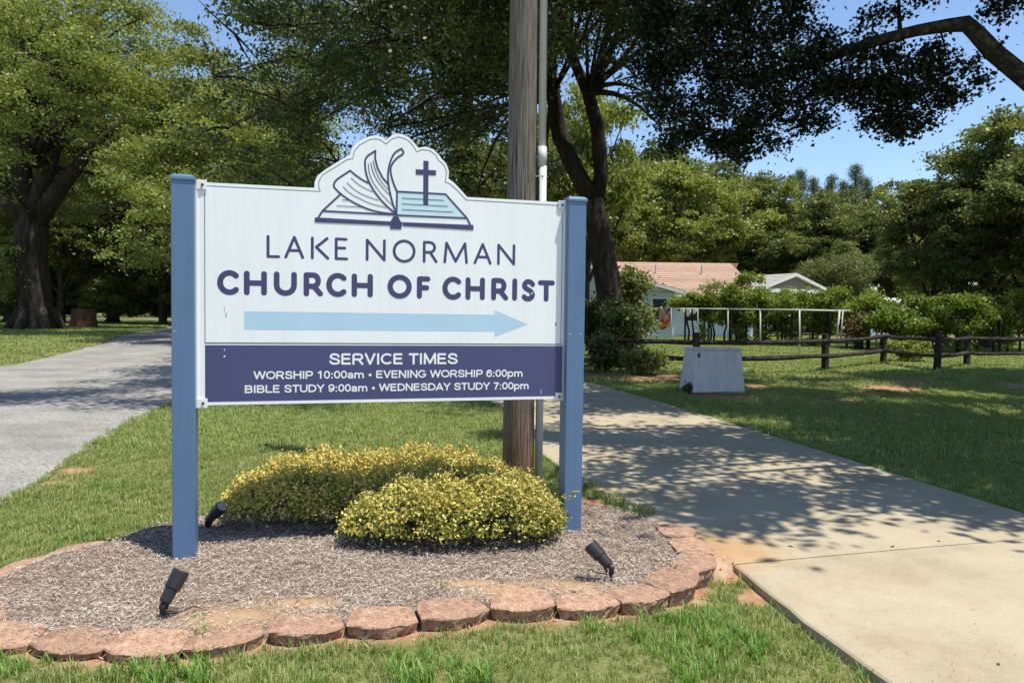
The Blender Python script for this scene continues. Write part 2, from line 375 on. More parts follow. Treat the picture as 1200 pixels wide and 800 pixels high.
# ------------------------------------------------------------------ lawn ground sheet
def axis(parts):
    out = []
    for a, b, s in parts: out += list(np.arange(a, b, s))
    out.append(parts[-1][1]); return np.array(out)
gx = axis([(-600, -60, 60), (-60, -14, 1.0), (-14, -4.5, 0.3), (-4.5, 2.5, 0.06), (2.5, 20, 0.25), (20, 60, 1.5), (60, 600, 60)])
gy = axis([(-60, 0, 6), (0, 2.8, 0.4), (2.8, 8, 0.06), (8, 30, 0.3), (30, 70, 1.5), (70, 1000, 93)])
X, Y = np.meshgrid(gx, gy); Z = terrain(X, Y) - 0.035 + 0.012 * vnoise(X, Y, 2.2, 1) * (np.abs(Y) < 60)
Z = Z + front_rise(X, Y)
rd = inside(X, Y, ROAD); Z = np.where(rd, terrain(X, Y) - 0.12, Z)
nx, ny = len(gx), len(gy)
idx = np.arange(nx * ny).reshape(ny, nx)
F = np.stack([idx[:-1, :-1].ravel(), idx[:-1, 1:].ravel(), idx[1:, 1:].ravel(), idx[1:, :-1].ravel()], 1)
me = fast_mesh('lawn', np.stack([X.ravel(), Y.ravel(), Z.ravel()], 1), F, smooth=True)
cl = clay_amount(X, Y)
a = me.attributes.new('clay', 'FLOAT', 'POINT'); a.data.foreach_set('value', cl.ravel().astype(np.float32))
def lawn_mat():
    m = mat('lawn_soil', cols=[(0.11, 0.125, 0.040), (0.155, 0.17, 0.06), (0.23, 0.21, 0.10)], scale=1.4, detail=10, rough=0.95, spec=0.05, bump=0.7, bscale=40, bdist=0.03, fine=(60, 0.3))
    n = m.node_tree.nodes; L = m.node_tree.links; p = n['Principled BSDF']; src = p.inputs['Base Color'].links[0].from_socket
    at = n.new('ShaderNodeAttribute'); at.attribute_name = 'clay'
    nz = n.new('ShaderNodeTexNoise'); nz.inputs['Scale'].default_value = 14; nz.inputs['Detail'].default_value = 6
    tc = n.new('ShaderNodeTexCoord'); L.new(tc.outputs['Object'], nz.inputs['Vector'])
    cr = n.new('ShaderNodeValToRGB'); L.new(nz.outputs[0], cr.inputs[0])
    cr.color_ramp.elements[0].position = 0.32; cr.color_ramp.elements[0].color = (0.33, 0.16, 0.09, 1)
    cr.color_ramp.elements[1].position = 0.68; cr.color_ramp.elements[1].color = (0.42, 0.28, 0.17, 1)
    mx = n.new('ShaderNodeMixRGB'); L.new(at.outputs['Fac'], mx.inputs[0]); L.new(src, mx.inputs[1]); L.new(cr.outputs[0], mx.inputs[2])
    L.new(mx.outputs[0], p.inputs['Base Color']); return m
tag(link('lawn', me, None, lawn_mat()), kind='structure')

# ------------------------------------------------------------------ gravel road
def strip(Lp, Rp, n, z, jag=0.0, sd=0):
    r = np.random.default_rng(sd)
    def resamp(P):
        P = dens(P, 0.05); d = np.r_[0, np.cumsum(np.linalg.norm(np.diff(P, axis=0), axis=1))]
        t = np.linspace(0, d[-1], n); return np.stack([np.interp(t, d, P[:, 0]), np.interp(t, d, P[:, 1])], 1)
    A, B = resamp(Lp), resamp(Rp)
    if jag:
        for Q in (A, B): Q[:, 0] += jag * (vnoise(Q[:, 1], Q[:, 1] * 0, 5, sd) + r.uniform(-0.5, 0.5, n) * 0.5)
    return A, B
A, B = strip(ROAD_L, ROAD_R, 420, 0, 0.10, 5)
K = 14; V = []
for i in range(len(A)):
    for k in range(K + 1):
        p = A[i] + (B[i] - A[i]) * k / K; e = min(k, K - k)
        z = terrain(p[0], p[1]) + (-0.07 if e == 0 else -0.022) + 0.008 * math.sin(k * 1.3 + i * 0.07)
        V.append((p[0], p[1], z))
idx = np.arange(len(V)).reshape(len(A), K + 1)
F = np.stack([idx[:-1, :-1].ravel(), idx[:-1, 1:].ravel(), idx[1:, 1:].ravel(), idx[1:, :-1].ravel()], 1)
tag(link('gravel_road', fast_mesh('gravel_road', V, F, smooth=True), None, M['gravel']), kind='structure')

# ------------------------------------------------------------------ concrete driveway, poured slabs
drv = thing('driveway', (0, 0, 0), None, None); tag(drv, kind='structure')
DL, DR = dens(DRIVE_L, 0.25), dens(DRIVE_R, 0.25)
def at_y(P, y):
    i = np.argmin(np.abs(P[:, 1] - y)); return i
joints = [(None, None), ((1.415, 4.56), (4.40, 5.36)), ((0.20, 9.4), (3.42, 9.8)), ((-0.55, 13.9), (2.55, 13.9)), (None, None)]
def side(P, y0, y1, p0, p1):
    q = [p for p in P if y0 + 0.02 < p[1] < y1 - 0.02]
    return ([np.array(p0)] if p0 else []) + q + ([np.array(p1)] if p1 else [])
for k in range(4):
    a, b = joints[k], joints[k + 1]
    Ls = side(DL, a[0][1] if a[0] else -9, b[0][1] if b[0] else 99, a[0], b[0])
    Rs = side(DR, a[1][1] if a[1] else -9, b[1][1] if b[1] else 99, a[1], b[1])
    n = 40
    def rs(Q):
        Q = np.array(Q); d = np.r_[0, np.cumsum(np.linalg.norm(np.diff(Q, axis=0), axis=1))]; t = np.linspace(0, d[-1], n)
        return np.stack([np.interp(t, d, Q[:, 0]), np.interp(t, d, Q[:, 1])], 1)
    A, B = rs(Ls), rs(Rs)
    dirn = (A[1] - A[0]); dirn /= np.linalg.norm(dirn)
    if k > 0: A[0] += dirn * 0.006; B[0] += dirn * 0.006
    if k < 3: A[-1] -= dirn * 0.006; B[-1] -= dirn * 0.006
    r = np.random.default_rng(70 + k)
    V = []; prof = [(0.0, -0.13), (0.0, -0.012), (0.004, -0.003), (0.012, 0.0), (0.30, 0.004), (0.5, 0.006), (0.7, 0.004), (0.988, 0.0), (0.996, -0.003), (1.0, -0.012), (1.0, -0.13)]
    ja = (r.random(n) - 0.5) * 0.012
    for i in range(n):
        for t, z in prof:
            p = A[i] * (1 - t) + B[i] * t; p = p + np.array([ja[i] if t < 0.01 else 0, 0])
            zz = z
            if i in (0, n - 1) and z > -0.1: zz = z - 0.006
            V.append((p[0], p[1], zz + 0.002))
    q = len(prof); idx = np.arange(n * q).reshape(n, q)
    F = [tuple(map(int, f)) for f in np.stack([idx[:-1, :-1].ravel(), idx[:-1, 1:].ravel(), idx[1:, 1:].ravel(), idx[1:, :-1].ravel()], 1)]
    F += [tuple(int(v) for v in idx[0]), tuple(int(v) for v in idx[-1][::-1])]
    mb = MB(); mb.add(V, F); mb.build('concrete_slab', M['concrete'], drv)

# red clay washed over the edge of the concrete at the corner of the bed
r = np.random.default_rng(44); V = [(1.31, 4.60, .014)]; na_ = 64
for ring, (f, z) in enumerate(((.5, .018), (.85, .010), (1.0, .003))):
    for i in range(na_):
        an = 2 * math.pi * i / na_; q = 1 + .16 * math.sin(3 * an + 1) + .08 * math.sin(7 * an) + (r.uniform(-.06, .06) if ring == 2 else 0)
        V.append((1.29 + .12 * q * f * math.cos(an), 4.60 + .22 * q * f * math.sin(an), (z * .6 + r.uniform(-.001, .002) + .0035) if inside(np.array([1.29 + .12 * q * f * math.cos(an)]), np.array([4.60 + .22 * q * f * math.sin(an)]), DRIVE)[0] else -.02 - .03 * (ring == 2)))
F = [(0, 1 + i, 1 + (i + 1) % na_) for i in range(na_)] + [(1 + k * na_ + i, 1 + (k + 1) * na_ + i, 1 + (k + 1) * na_ + (i + 1) % na_, 1 + k * na_ + (i + 1) % na_) for k in range(2) for i in range(na_)]
m = MB(); m.add(V, F); tag(m.build('clay_patch', M['clay'], smooth=True), kind='structure')

# ------------------------------------------------------------------ planting bed: soil and mulch
bx = axis([(-3.2, 1.6, 0.03)]); by = axis([(2.8, 6.4, 0.03)])
X, Y = np.meshgrid(bx, by); ins = inside(X, Y, BED); d = edge_dist(X, Y, BED)
sd_ = np.where(ins, d, -d)
Zb = -0.09 + 0.155 * np.clip((sd_ + 0.02) / 0.12, 0, 1) - 0.048 * np.clip((sd_ - .14) / 0.45, 0, 1) + 0.010 * vnoise(X, Y, 9, 8) + 0.006 * vnoise(X, Y, 30, 9)
def bed_z(x, y):
    i = np.clip(((np.asarray(x) + 3.2) / 0.03).round().astype(int), 0, len(bx) - 1); j = np.clip(((np.asarray(y) - 2.8) / 0.03).round().astype(int), 0, len(by) - 1)
    return Zb[j, i]
def bare(X, Y):
    c = 0
    for cx, cy, r in ((-1.35, 3.58, 0.42), (-1.05, 3.75, 0.25), (0.05, 3.98, 0.36), (0.35, 4.02, 0.3), (-0.2, 4.1, 0.2), (0.75, 5.9, 0.3)):
        c = np.maximum(c, np.clip(1.4 - 1.3 * np.hypot(X - cx, (Y - cy) * 1.6) / r + 0.5 * vnoise(X, Y, 12, 11), 0, 1))
    return c
keep = sd_ > -0.05
idx = np.arange(X.size).reshape(X.shape)
ok = keep[:-1, :-1] & keep[1:, 1:] & keep[:-1, 1:] & keep[1:, :-1]
F = np.stack([idx[:-1, :-1][ok], idx[:-1, 1:][ok], idx[1:, 1:][ok], idx[1:, :-1][ok]], 1)
me = fast_mesh('bed_soil', np.stack([X.ravel(), Y.ravel(), Zb.ravel()], 1), F, smooth=True)
a = me.attributes.new('clay', 'FLOAT', 'POINT'); a.data.foreach_set('value', np.asarray(bare(X, Y)).ravel().astype(np.float32))
sm = mat('bed_soil', cols=[(0.14, 0.10, 0.075), (0.24, 0.185, 0.145)], scale=20, rough=0.95, spec=0.05, bump=0.8, bscale=80, bdist=0.01)
n_ = sm.node_tree.nodes; L_ = sm.node_tree.links; p_ = n_['Principled BSDF']; s_ = p_.inputs['Base Color'].links[0].from_socket
at_ = n_.new('ShaderNodeAttribute'); at_.attribute_name = 'clay'; mx_ = n_.new('ShaderNodeMixRGB'); mx_.inputs[2].default_value = (0.40, 0.265, 0.155, 1)
L_.new(at_.outputs['Fac'], mx_.inputs[0]); L_.new(s_, mx_.inputs[1]); L_.new(mx_.outputs[0], p_.inputs['Base Color'])
tag(link('bed_soil', me, None, sm), kind='structure')

def quads(P, D, S, l, wd):
    """rhombic leaves: centres P, long axis D, side axis S"""
    n = len(P); l = np.broadcast_to(np.asarray(l, float).reshape(-1, 1), (n, 1)); wd = np.broadcast_to(np.asarray(wd, float).reshape(-1, 1), (n, 1))
    V = np.stack([P - D * l / 2, P + S * wd / 2 - D * l * 0.05, P + D * l / 2, P - S * wd / 2 - D * l * 0.05], 1).reshape(-1, 3)
    return V, np.arange(n * 4).reshape(n, 4)
def unit(v): return v / (np.linalg.norm(v, axis=1, keepdims=True) + 1e-9)

r = np.random.default_rng(21)
N = 150000
x = r.uniform(-3.1, 1.5, N); y = r.uniform(3.0, 6.3, N)
ins = inside(x, y, BED) & (edge_dist(x, y, BED) > 0.05)
bp = np.asarray(bare(x, y)); keepm = ins & (r.random(N) > bp * 0.86) & ((edge_dist(x, y, BED) > 0.2) | (r.random(N) < 0.55))
x, y = x[keepm], y[keepm]; n = len(x)
z = bed_z(x, y) + r.uniform(0.0, 0.024, n) + 0.006 * vnoise(x, y, 40, 77)
an = r.uniform(0, 2 * math.pi, n); D = unit(np.stack([np.cos(an), np.sin(an), r.normal(0, 0.30, n)], 1))
S = unit(np.cross(D, np.stack([r.normal(0, 0.6, n), r.normal(0, 0.6, n), np.ones(n)], 1)))
V, F = quads(np.stack([x, y, z], 1), D, S, r.uniform(0.010, 0.042, n) * np.where(r.random(n) < .12, 1.8, 1), r.uniform(0.0018, 0.0052, n))
tag(link('straw_mulch', fast_mesh('straw_mulch', V, F, tint=np.clip(r.beta(2.2, 2.0, n) * .9 + .12 * vnoise(x, y, 7, 19), 0, 1)), None, G['mulch']), 'dry grey brown shredded straw mulch covering the bed under the sign', 'mulch', kind='stuff')

# ------------------------------------------------------------------ edging blocks
def block_mesh(wd, seed, dep=0.20, h=0.10):
    rr = random.Random(seed); hw = wd / 2 - 0.004; pts = []
    NA = 13
    for i in range(NA):
        t = -1 + 2 * i / (NA - 1); pts.append((hw * t, 0.060 * (1 - abs(t) ** 2.1) + rr.uniform(-.003, .003)))
    bw = hw * 0.86
    pts += [(bw + 0.012, -dep * 0.55), (bw - .01, -dep * .9), (bw * .7, -dep), (0, -dep - 0.004), (-bw * .7, -dep), (-bw + .01, -dep * .9), (-bw - 0.012, -dep * 0.55)]
    n = len(pts); V = []; F = []
    cx, cy = 0, -dep / 2.6
    for z, ins_, jit in ((-0.06, 0.030, 0.004), (0.02, 0.026, 0.010), (h * 0.45, 0.015, 0.014), (h * 0.8, 0.006, 0.009), (h - 0.006, 0.0, 0.006), (h, 0.004, 0.005)):
        for i, (px, py) in enumerate(pts):
            dx, dy = cx - px, cy - py; dl = math.hypot(dx, dy)
            f = ins_ / dl; q = (rr.random() - 0.5) * 2 * jit * (1 if i < NA else 0.3)
            V.append((px + dx * f, py + dy * f + q, z + (rr.random() - 0.5) * (0.010 if 0 < z < h - 0.01 else 0.002)))
    for k in range(5):
        for i in range(n):
            a_ = k * n + i; b_ = k * n + (i + 1) % n; F.append((b_, a_, a_ + n, b_ + n))
    V.append((0, -dep / 2, h + 0.002)); c = len(V) - 1
    for i in range(n): F.append((5 * n + (i + 1) % n, 5 * n + i, c))
    m = MB(); m.add(V, F); return m
block_labels = ['reddish edging block cut by the left edge, front row', 'wide edging block, second from the left of the front row', 'edging block directly below the left spotlight, third in front row',
    'sandy topped edging block just right of the left spotlight', 'edging block below the clay patch, fifth from left in front row', 'edging block with a deep dark face, sixth in the front row',
    'reddish edging block in front of the yellow shrub, seventh in front row', 'taller split faced block at the middle of the front row', 'edging block left of the right spotlight, ninth in front row',
    'edging block directly in front of the right spotlight', 'rounded edging block at the right corner where the row turns', 'large darker block sunk in the red clay beside the drive',
    'edging block half buried against the concrete drive', 'rearmost edging block of the right side by the grass clump']
cen = np.array([-0.8, 4.5])
def put_block(p, q, label, h, seed, tilt):
    p, q = np.array(p), np.array(q); c = (p + q) / 2; wd = np.linalg.norm(q - p); dv = (q - p) / wd
    nrm = np.array([dv[1], -dv[0]])
    if nrm @ (c - cen) < 0: nrm = -nrm
    o = block_mesh(wd, seed, dep=0.19 if wd > 0.2 else 0.15, h=0.10).build('edging_block', M['block'])
    o.location = (c[0], c[1], h - 0.10 )
    o.rotation_euler = (tilt[0], tilt[1], math.atan2(nrm[1], nrm[0]) - math.pi / 2)
    return tag(o, label, 'edging block', 'scalloped blocks edging the bed')
rr = random.Random(4)
for i in range(len(J) - 1):
    put_block(J[i], J[i + 1], block_labels[i], [0.075, 0.075, 0.08, 0.08, 0.085, 0.09, 0.09, 0.098, 0.085, 0.085, 0.082, 0.082, 0.085, 0.08][i], 10 + i, (rr.uniform(-0.055, 0.05), rr.uniform(-0.05, 0.05)))
for i, lb in enumerate(['block at the left frame edge beside the mulch', 'block at the bend of the bed, upper left frame edge', 'pinkish block sunk in the lawn, left back of the bed', 'flat pink block at the end of the left row, nearest the shadow']):
    put_block(JL[i], JL[i + 1], lb, 0.045 if i else 0.06, 40 + i, (rr.uniform(-0.03, 0.03), rr.uniform(-0.03, 0.03)))

# ------------------------------------------------------------------ the church sign
A0 = Vector((-2.0001, 4.4756, 0)); YAW = math.radians(14.908)
sign = thing('church_sign', A0, 'white church sign with navy lettering between two blue posts', 'sign', rz=YAW)
# local frame: x along the sign, y away from the camera (front faces of the posts at y=0), z up
for u in (-0.008, 2.530):
    hw, dp = 0.0655, 0.131
    o = MB().box(u - hw, u + hw, 0.0, dp, -0.3, 2.338).build('post', M['post'], sign, bevel=0.006)
    c = MB(); c.box(u - hw - 0.007, u + hw + 0.007, -0.007, dp + 0.007, 2.334, 2.356)
    c.box(u - hw - 0.007, u + hw + 0.007, -0.007, dp + 0.007, 2.3561, 2.372, taper=0.72)
    c.build('post_cap', M['post_cap'], sign, bevel=0.005)
PF = 0.060   # front of the panel
OUT = [(0.720, 2.339), (0.764, 2.340), (0.765, 2.377), (0.782, 2.417), (0.831, 2.460), (0.891, 2.502), (0.938, 2.535), (0.984, 2.561), (0.996, 2.604), (1.018, 2.636), (1.066, 2.668), (1.110, 2.692),
       (1.145, 2.701), (1.182, 2.695), (1.215, 2.676), (1.250, 2.706), (1.285, 2.722), (1.320, 2.722), (1.365, 2.704), (1.403, 2.668), (1.428, 2.640), (1.476, 2.651), (1.527, 2.637), (1.562, 2.607), (1.582, 2.580), (1.614, 2.550), (1.634, 2.501),
       (1.630, 2.450), (1.664, 2.429), (1.702, 2.394), (1.760, 2.334)]
INN = [(0.720, 2.318), (0.801, 2.319), (0.790, 2.347), (0.793, 2.385), (0.814, 2.424), (0.891, 2.477), (0.965, 2.530), (1.003, 2.541), (1.014, 2.592), (1.048, 2.632), (1.108, 2.669), (1.150, 2.679),
       (1.185, 2.671), (1.215, 2.648), (1.250, 2.682), (1.290, 2.700), (1.318, 2.699), (1.358, 2.684), (1.390, 2.653), (1.417, 2.613), (1.452, 2.629), (1.503, 2.627), (1.542, 2.602), (1.563, 2.567), (1.600, 2.538), (1.619, 2.491),
       (1.609, 2.427), (1.645, 2.413), (1.693, 2.375), (1.753, 2.314)]
def rounded(P, it=1):
    for _ in range(it):
        Q = [P[0]]
        for a_, b_ in zip(P[:-1], P[1:]):
            Q.append((a_[0] * .75 + b_[0] * .25, a_[1] * .75 + b_[1] * .25)); Q.append((a_[0] * .25 + b_[0] * .75, a_[1] * .25 + b_[1] * .75))
        Q.append(P[-1]); P = Q
    return P
UL, UR, VB, VT = 0.066, 2.462, 0.957, 2.337
outline = [(UL, VB), (UR, VB), (UR, 2.333)] + list(reversed(OUT)) + [(UL, VT)]
def slab(poly, y0, y1):
    m = MB(); n = len(poly)
    m.add([(x, y0, z) for x, z in poly] + [(x, y1, z) for x, z in poly],
          [tuple(range(n)), tuple(range(2 * n - 1, n - 1, -1))] + [((i + 1) % n, i, i + n, (i + 1) % n + n) for i in range(n)])
    return m
panel = slab(outline, PF, PF + 0.022).build('panel', M['white'], sign)
def flat(poly, y):
    return [(x, y, z) for x, z in poly]
# printed layers: each 0.6 mm proud of the sheet below
def ribbon(m, pts, wd, y, cap=True):
    y0 = y
    for k, (a_, b_) in enumerate(zip(pts[:-1], pts[1:])):
        dx, dz = b_[0] - a_[0], b_[1] - a_[1]; L = math.hypot(dx, dz)
        if L < 1e-6: continue
        nx_, nz_ = -dz / L * wd / 2, dx / L * wd / 2; y0 -= 0.000012
        m.add([(a_[0] - nx_, y0, a_[1] - nz_), (b_[0] - nx_, y0, b_[1] - nz_), (b_[0] + nx_, y0, b_[1] + nz_), (a_[0] + nx_, y0, a_[1] + nz_)], [(0, 1, 2, 3)])
    for k, p in enumerate(pts):
        if not cap and k in (0, len(pts) - 1): continue
        y0 -= 0.000012
        n = 14 if wd > 0.015 else 8
        m.add([(p[0] + wd / 2 * math.cos(2 * math.pi * i / n), y0, p[1] + wd / 2 * math.sin(2 * math.pi * i / n)) for i in range(n)], [tuple(range(n))])
YL = PF - 0.0006
m = MB(); ribbon(m, [(0.118, 2.316)] + INN + [(2.442, 2.310)], 0.0042, YL, False); ribbon(m, [(0.1095, 2.27), (0.1095, 1.345)], 0.0042, YL, False)
ribbon(m, [(0.108, 1.3455), (2.452, 1.3405)], 0.0075, YL, False); ribbon(m, [(2.441, 2.27), (2.441, 1.345)], 0.0042, YL, False)
m.build('border_line', M['line'], panel)
m = MB(); m.add(flat([(0.109, 0.977), (2.455, 0.977), (2.455, 1.330), (0.109, 1.333)], YL), [(0, 1, 2, 3)]); navy = m.build('service_times_band', M['navy'], panel)
m = MB(); m.add(flat([(0.339, 1.431), (1.962, 1.429), (1.962, 1.392), (2.197, 1.480), (1.962, 1.574), (1.962, 1.543), (0.339, 1.546)], YL), [(0, 1, 2, 3, 4, 5, 6)]); m.build('arrow', M['sky_blue'], panel)
# cross
m = MB(); m.add(flat([(1.463, 2.267), (1.496, 2.268), (1.496, 2.557), (1.462, 2.557)], YL - 0.0012), [(0, 1, 2, 3)])
m.add(flat([(1.412, 2.463), (1.546, 2.465), (1.546, 2.499), (1.411, 2.498)], YL - 0.0014), [(0, 1, 2, 3)]); m.build('cross', M['ink'], panel)
# open book
m = MB(); m.add(flat([(1.290, 2.191), (1.757, 2.194), (1.611, 2.345), (1.290, 2.345)], YL), [(0, 1, 2, 3)]); m.build('page_tint', M['pale_page'], panel)
bk = MB(); W1, W2 = 0.0115, 0.0048; yb_ = YL - 0.0008
for P, wd in [([(0.987, 2.463), (0.866, 2.374), (0.922, 2.312), (1.006, 2.259), (1.094, 2.222), (1.175, 2.203), (1.285, 2.196)], W1),
              ([(0.987, 2.463), (1.023, 2.434), (1.067, 2.407), (1.105, 2.389)], W1),
              ([(0.995, 2.415), (1.032, 2.381), (1.085, 2.352), (1.132, 2.335)], W2), ([(0.968, 2.384), (1.005, 2.347), (1.067, 2.311), (1.168, 2.281)], W2), ([(0.944, 2.356), (0.988, 2.314), (1.068, 2.277), (1.121, 2.255), (1.220, 2.237)], W2),
              ([(1.148, 2.601), (1.084, 2.556), (1.080, 2.502), (1.093, 2.428), (1.129, 2.355), (1.183, 2.285), (1.240, 2.232), (1.285, 2.196)], W1),
              ([(1.148, 2.601), (1.146, 2.551), (1.162, 2.490), (1.194, 2.431), (1.236, 2.384)], W1),
              ([(1.102, 2.514), (1.107, 2.459), (1.131, 2.396), (1.192, 2.318), (1.262, 2.252)], W2), ([(1.118, 2.524), (1.129, 2.470), (1.158, 2.408), (1.208, 2.350), (1.250, 2.314)], W2), ([(1.133, 2.534), (1.146, 2.480), (1.174, 2.420), (1.208, 2.377), (1.238, 2.351)], W2),
              ([(1.316, 2.626), (1.270, 2.597), (1.246, 2.545), (1.231, 2.485), (1.229, 2.412), (1.245, 2.325), (1.268, 2.245), (1.287, 2.196)], W1),
              ([(1.316, 2.626), (1.337, 2.597), (1.289, 2.567), (1.252, 2.520), (1.244, 2.477), (1.260, 2.412), (1.289, 2.345)], W1),
              ([(0.927, 2.308), (0.814, 2.195), (0.789, 2.152)], W1), ([(0.814, 2.195), (0.98, 2.194), (1.285, 2.192)], W1),
              ([(0.936, 2.271), (0.990, 2.271)], W2), ([(0.905, 2.232), (1.084, 2.232)], W2),
              ([(1.290, 2.345), (1.612, 2.345), (1.760, 2.192), (1.287, 2.190), (1.290, 2.345)], W1), ([(1.760, 2.192), (1.783, 2.148)], W1),
              ([(1.322, 2.303), (1.600, 2.303)], W2), ([(1.322, 2.266), (1.628, 2.265)], W2), ([(1.322, 2.229), (1.661, 2.228)], W2)]:
    ribbon(bk, rounded(P, 2) if len(P) > 3 and wd == W2 or len(P) > 5 and P[0] != P[-1] else P, wd, yb_); yb_ -= 0.00004
bk.add(flat([(0.767, 2.121), (1.246, 2.121), (1.246, 2.098), (1.318, 2.098), (1.318, 2.121), (1.805, 2.113), (1.805, 2.148), (1.317, 2.146), (1.297, 2.183), (1.268, 2.183), (1.247, 2.147), (0.767, 2.152)], yb_ - 0.0003), [tuple(range(12))])
bk.build('book_emblem', M['ink'], panel)
# letters drawn as round-ended strokes
def arc(cx, cz, rx, rz, a0, a1, n=18):
    return [(cx + rx * math.cos(math.radians(a0 + (a1 - a0) * i / n)), cz + rz * math.sin(math.radians(a0 + (a1 - a0) * i / n))) for i in range(n + 1)]
b_, t_ = 1.893, 2.020
LIGHT = [[(.482, t_), (.482, b_), (.546, b_ + .001)], [(.589, b_), (.641, t_), (.693, b_)], [(.609, 1.936), (.673, 1.936)], [(.752, t_), (.752, b_)], [(.844, t_), (.777, 1.962), (.849, b_)],
         [(.963, t_ - .001), (.901, t_), (.901, b_), (.968, b_)], [(.901, 1.962), (.955, 1.962)], [(1.098, b_), (1.098, t_), (1.209, b_), (1.209, t_)], arc(1.339, 1.956, .066, .067, 0, 360, 36),
         [(1.472, b_), (1.472, t_), (1.507, t_)] + arc(1.507, 1.987, .035, .033, 88, -88, 12) + [(1.472, 1.954)], [(1.512, 1.953), (1.553, b_)],
         [(1.611, b_), (1.622, t_), (1.685, 1.900), (1.748, t_), (1.760, b_)], [(1.817, b_), (1.871, t_), (1.925, b_)], [(1.836, 1.934), (1.905, 1.934)], [(1.982, b_), (1.982, t_), (2.091, b_), (2.091, t_)]]
def letters(strokes, counts, wd):
    i = 0; yy = YL
    for c in counts:
        m = MB()
        for q in strokes[i:i + c]: ribbon(m, q, wd, yy); yy -= 0.00002
        i += c; m.build('letter', M['ink'], panel)
letters(LIGHT, [1, 2, 2, 2, 1, 1, 2, 1, 2, 1], 0.0185)
b_, t_, W_ = 1.664, 1.783, 0.0350
def Cg(cx): return arc(cx, 1.7235, .055, .0605, 46, 314, 24)
def Hg(a_, c_): return [[(a_, b_), (a_, t_)], [(c_, b_), (c_, t_)], [(a_, 1.7235), (c_, 1.7235)]]
def Rg(a_): return [[(a_, b_), (a_, t_), (a_ + .042, t_)] + arc(a_ + .042, 1.747, .031, .036, 88, -88, 12) + [(a_, 1.711)], [(a_ + .046, 1.711), (a_ + .086, b_)]]
BOLD = [Cg(.253)] + Hg(.355, .458) + [[(.534, t_)] + [(.534, 1.715)] + arc(.587, 1.715, .053, .051, 180, 360, 16) + [(.640, t_)]] + Rg(.716) + [Cg(.912)] + Hg(1.017, 1.119) + \
       [arc(1.311, 1.7215, .0625, .062, 0, 360, 36)] + [[(1.442, b_ - .003), (1.442, 1.776), (1.498, 1.776)], [(1.442, 1.717), (1.490, 1.717)]] + [[(x_, z_ - .005) for x_, z_ in Cg(1.669)]] + \
       [[(x_, z_ - .005) for x_, z_ in s] for s in Hg(1.772, 1.872) + Rg(1.951) + [[(2.100, b_), (2.100, t_)]]] + \
       [rounded([(2.229, 1.757), (2.213, 1.774), (2.187, 1.776), (2.169, 1.757), (2.172, 1.734), (2.200, 1.718), (2.226, 1.702), (2.229, 1.674), (2.207, 1.656), (2.182, 1.657), (2.168, 1.670)], 1), [(2.284, 1.770), (2.373, 1.770)], [(2.328, 1.770), (2.328, 1.657)]]
letters(BOLD, [1, 3, 1, 2, 1, 3, 1, 2, 1, 3, 2, 1, 1, 2], W_)
m = MB()
for k, (u, v, du, dv) in enumerate([(.232, 1.52, .002, .016), (2.400, 1.483, .004, .012), (2.10, 1.99, .003, .003), (.222, 1.555, .001, .02)]):
    m.add(flat([(u - du, v - dv), (u + du, v - dv * .8), (u + du * 1.6, v + dv), (u - du * .4, v + dv * .9)], YL - 0.0008 - k * 1e-5), [(0, 1, 2, 3)])
m.build('scratches', M['line'], panel)['kind'] = 'stuff'
m = MB()
for k, (u, v, du, dv) in enumerate([(.222, 1.305, .003, .005), (.222, 1.262, .005, .006), (2.30, 1.008, .0018, .017), (2.222, 1.694, .004, .007), (2.235, 1.703, .003, .004), (1.326, 2.11, .0012, .03), (.226, 1.295, .002, .002)]):
    m.add(flat([(u - du, v - dv), (u + du, v - dv * .8), (u + du * 1.2, v + dv), (u - du * .4, v + dv * .9)], YL - 0.0022 - k * 1e-5), [(0, 1, 2, 3)])
m.build('scratches', M['edge'], panel)['kind'] = 'stuff'
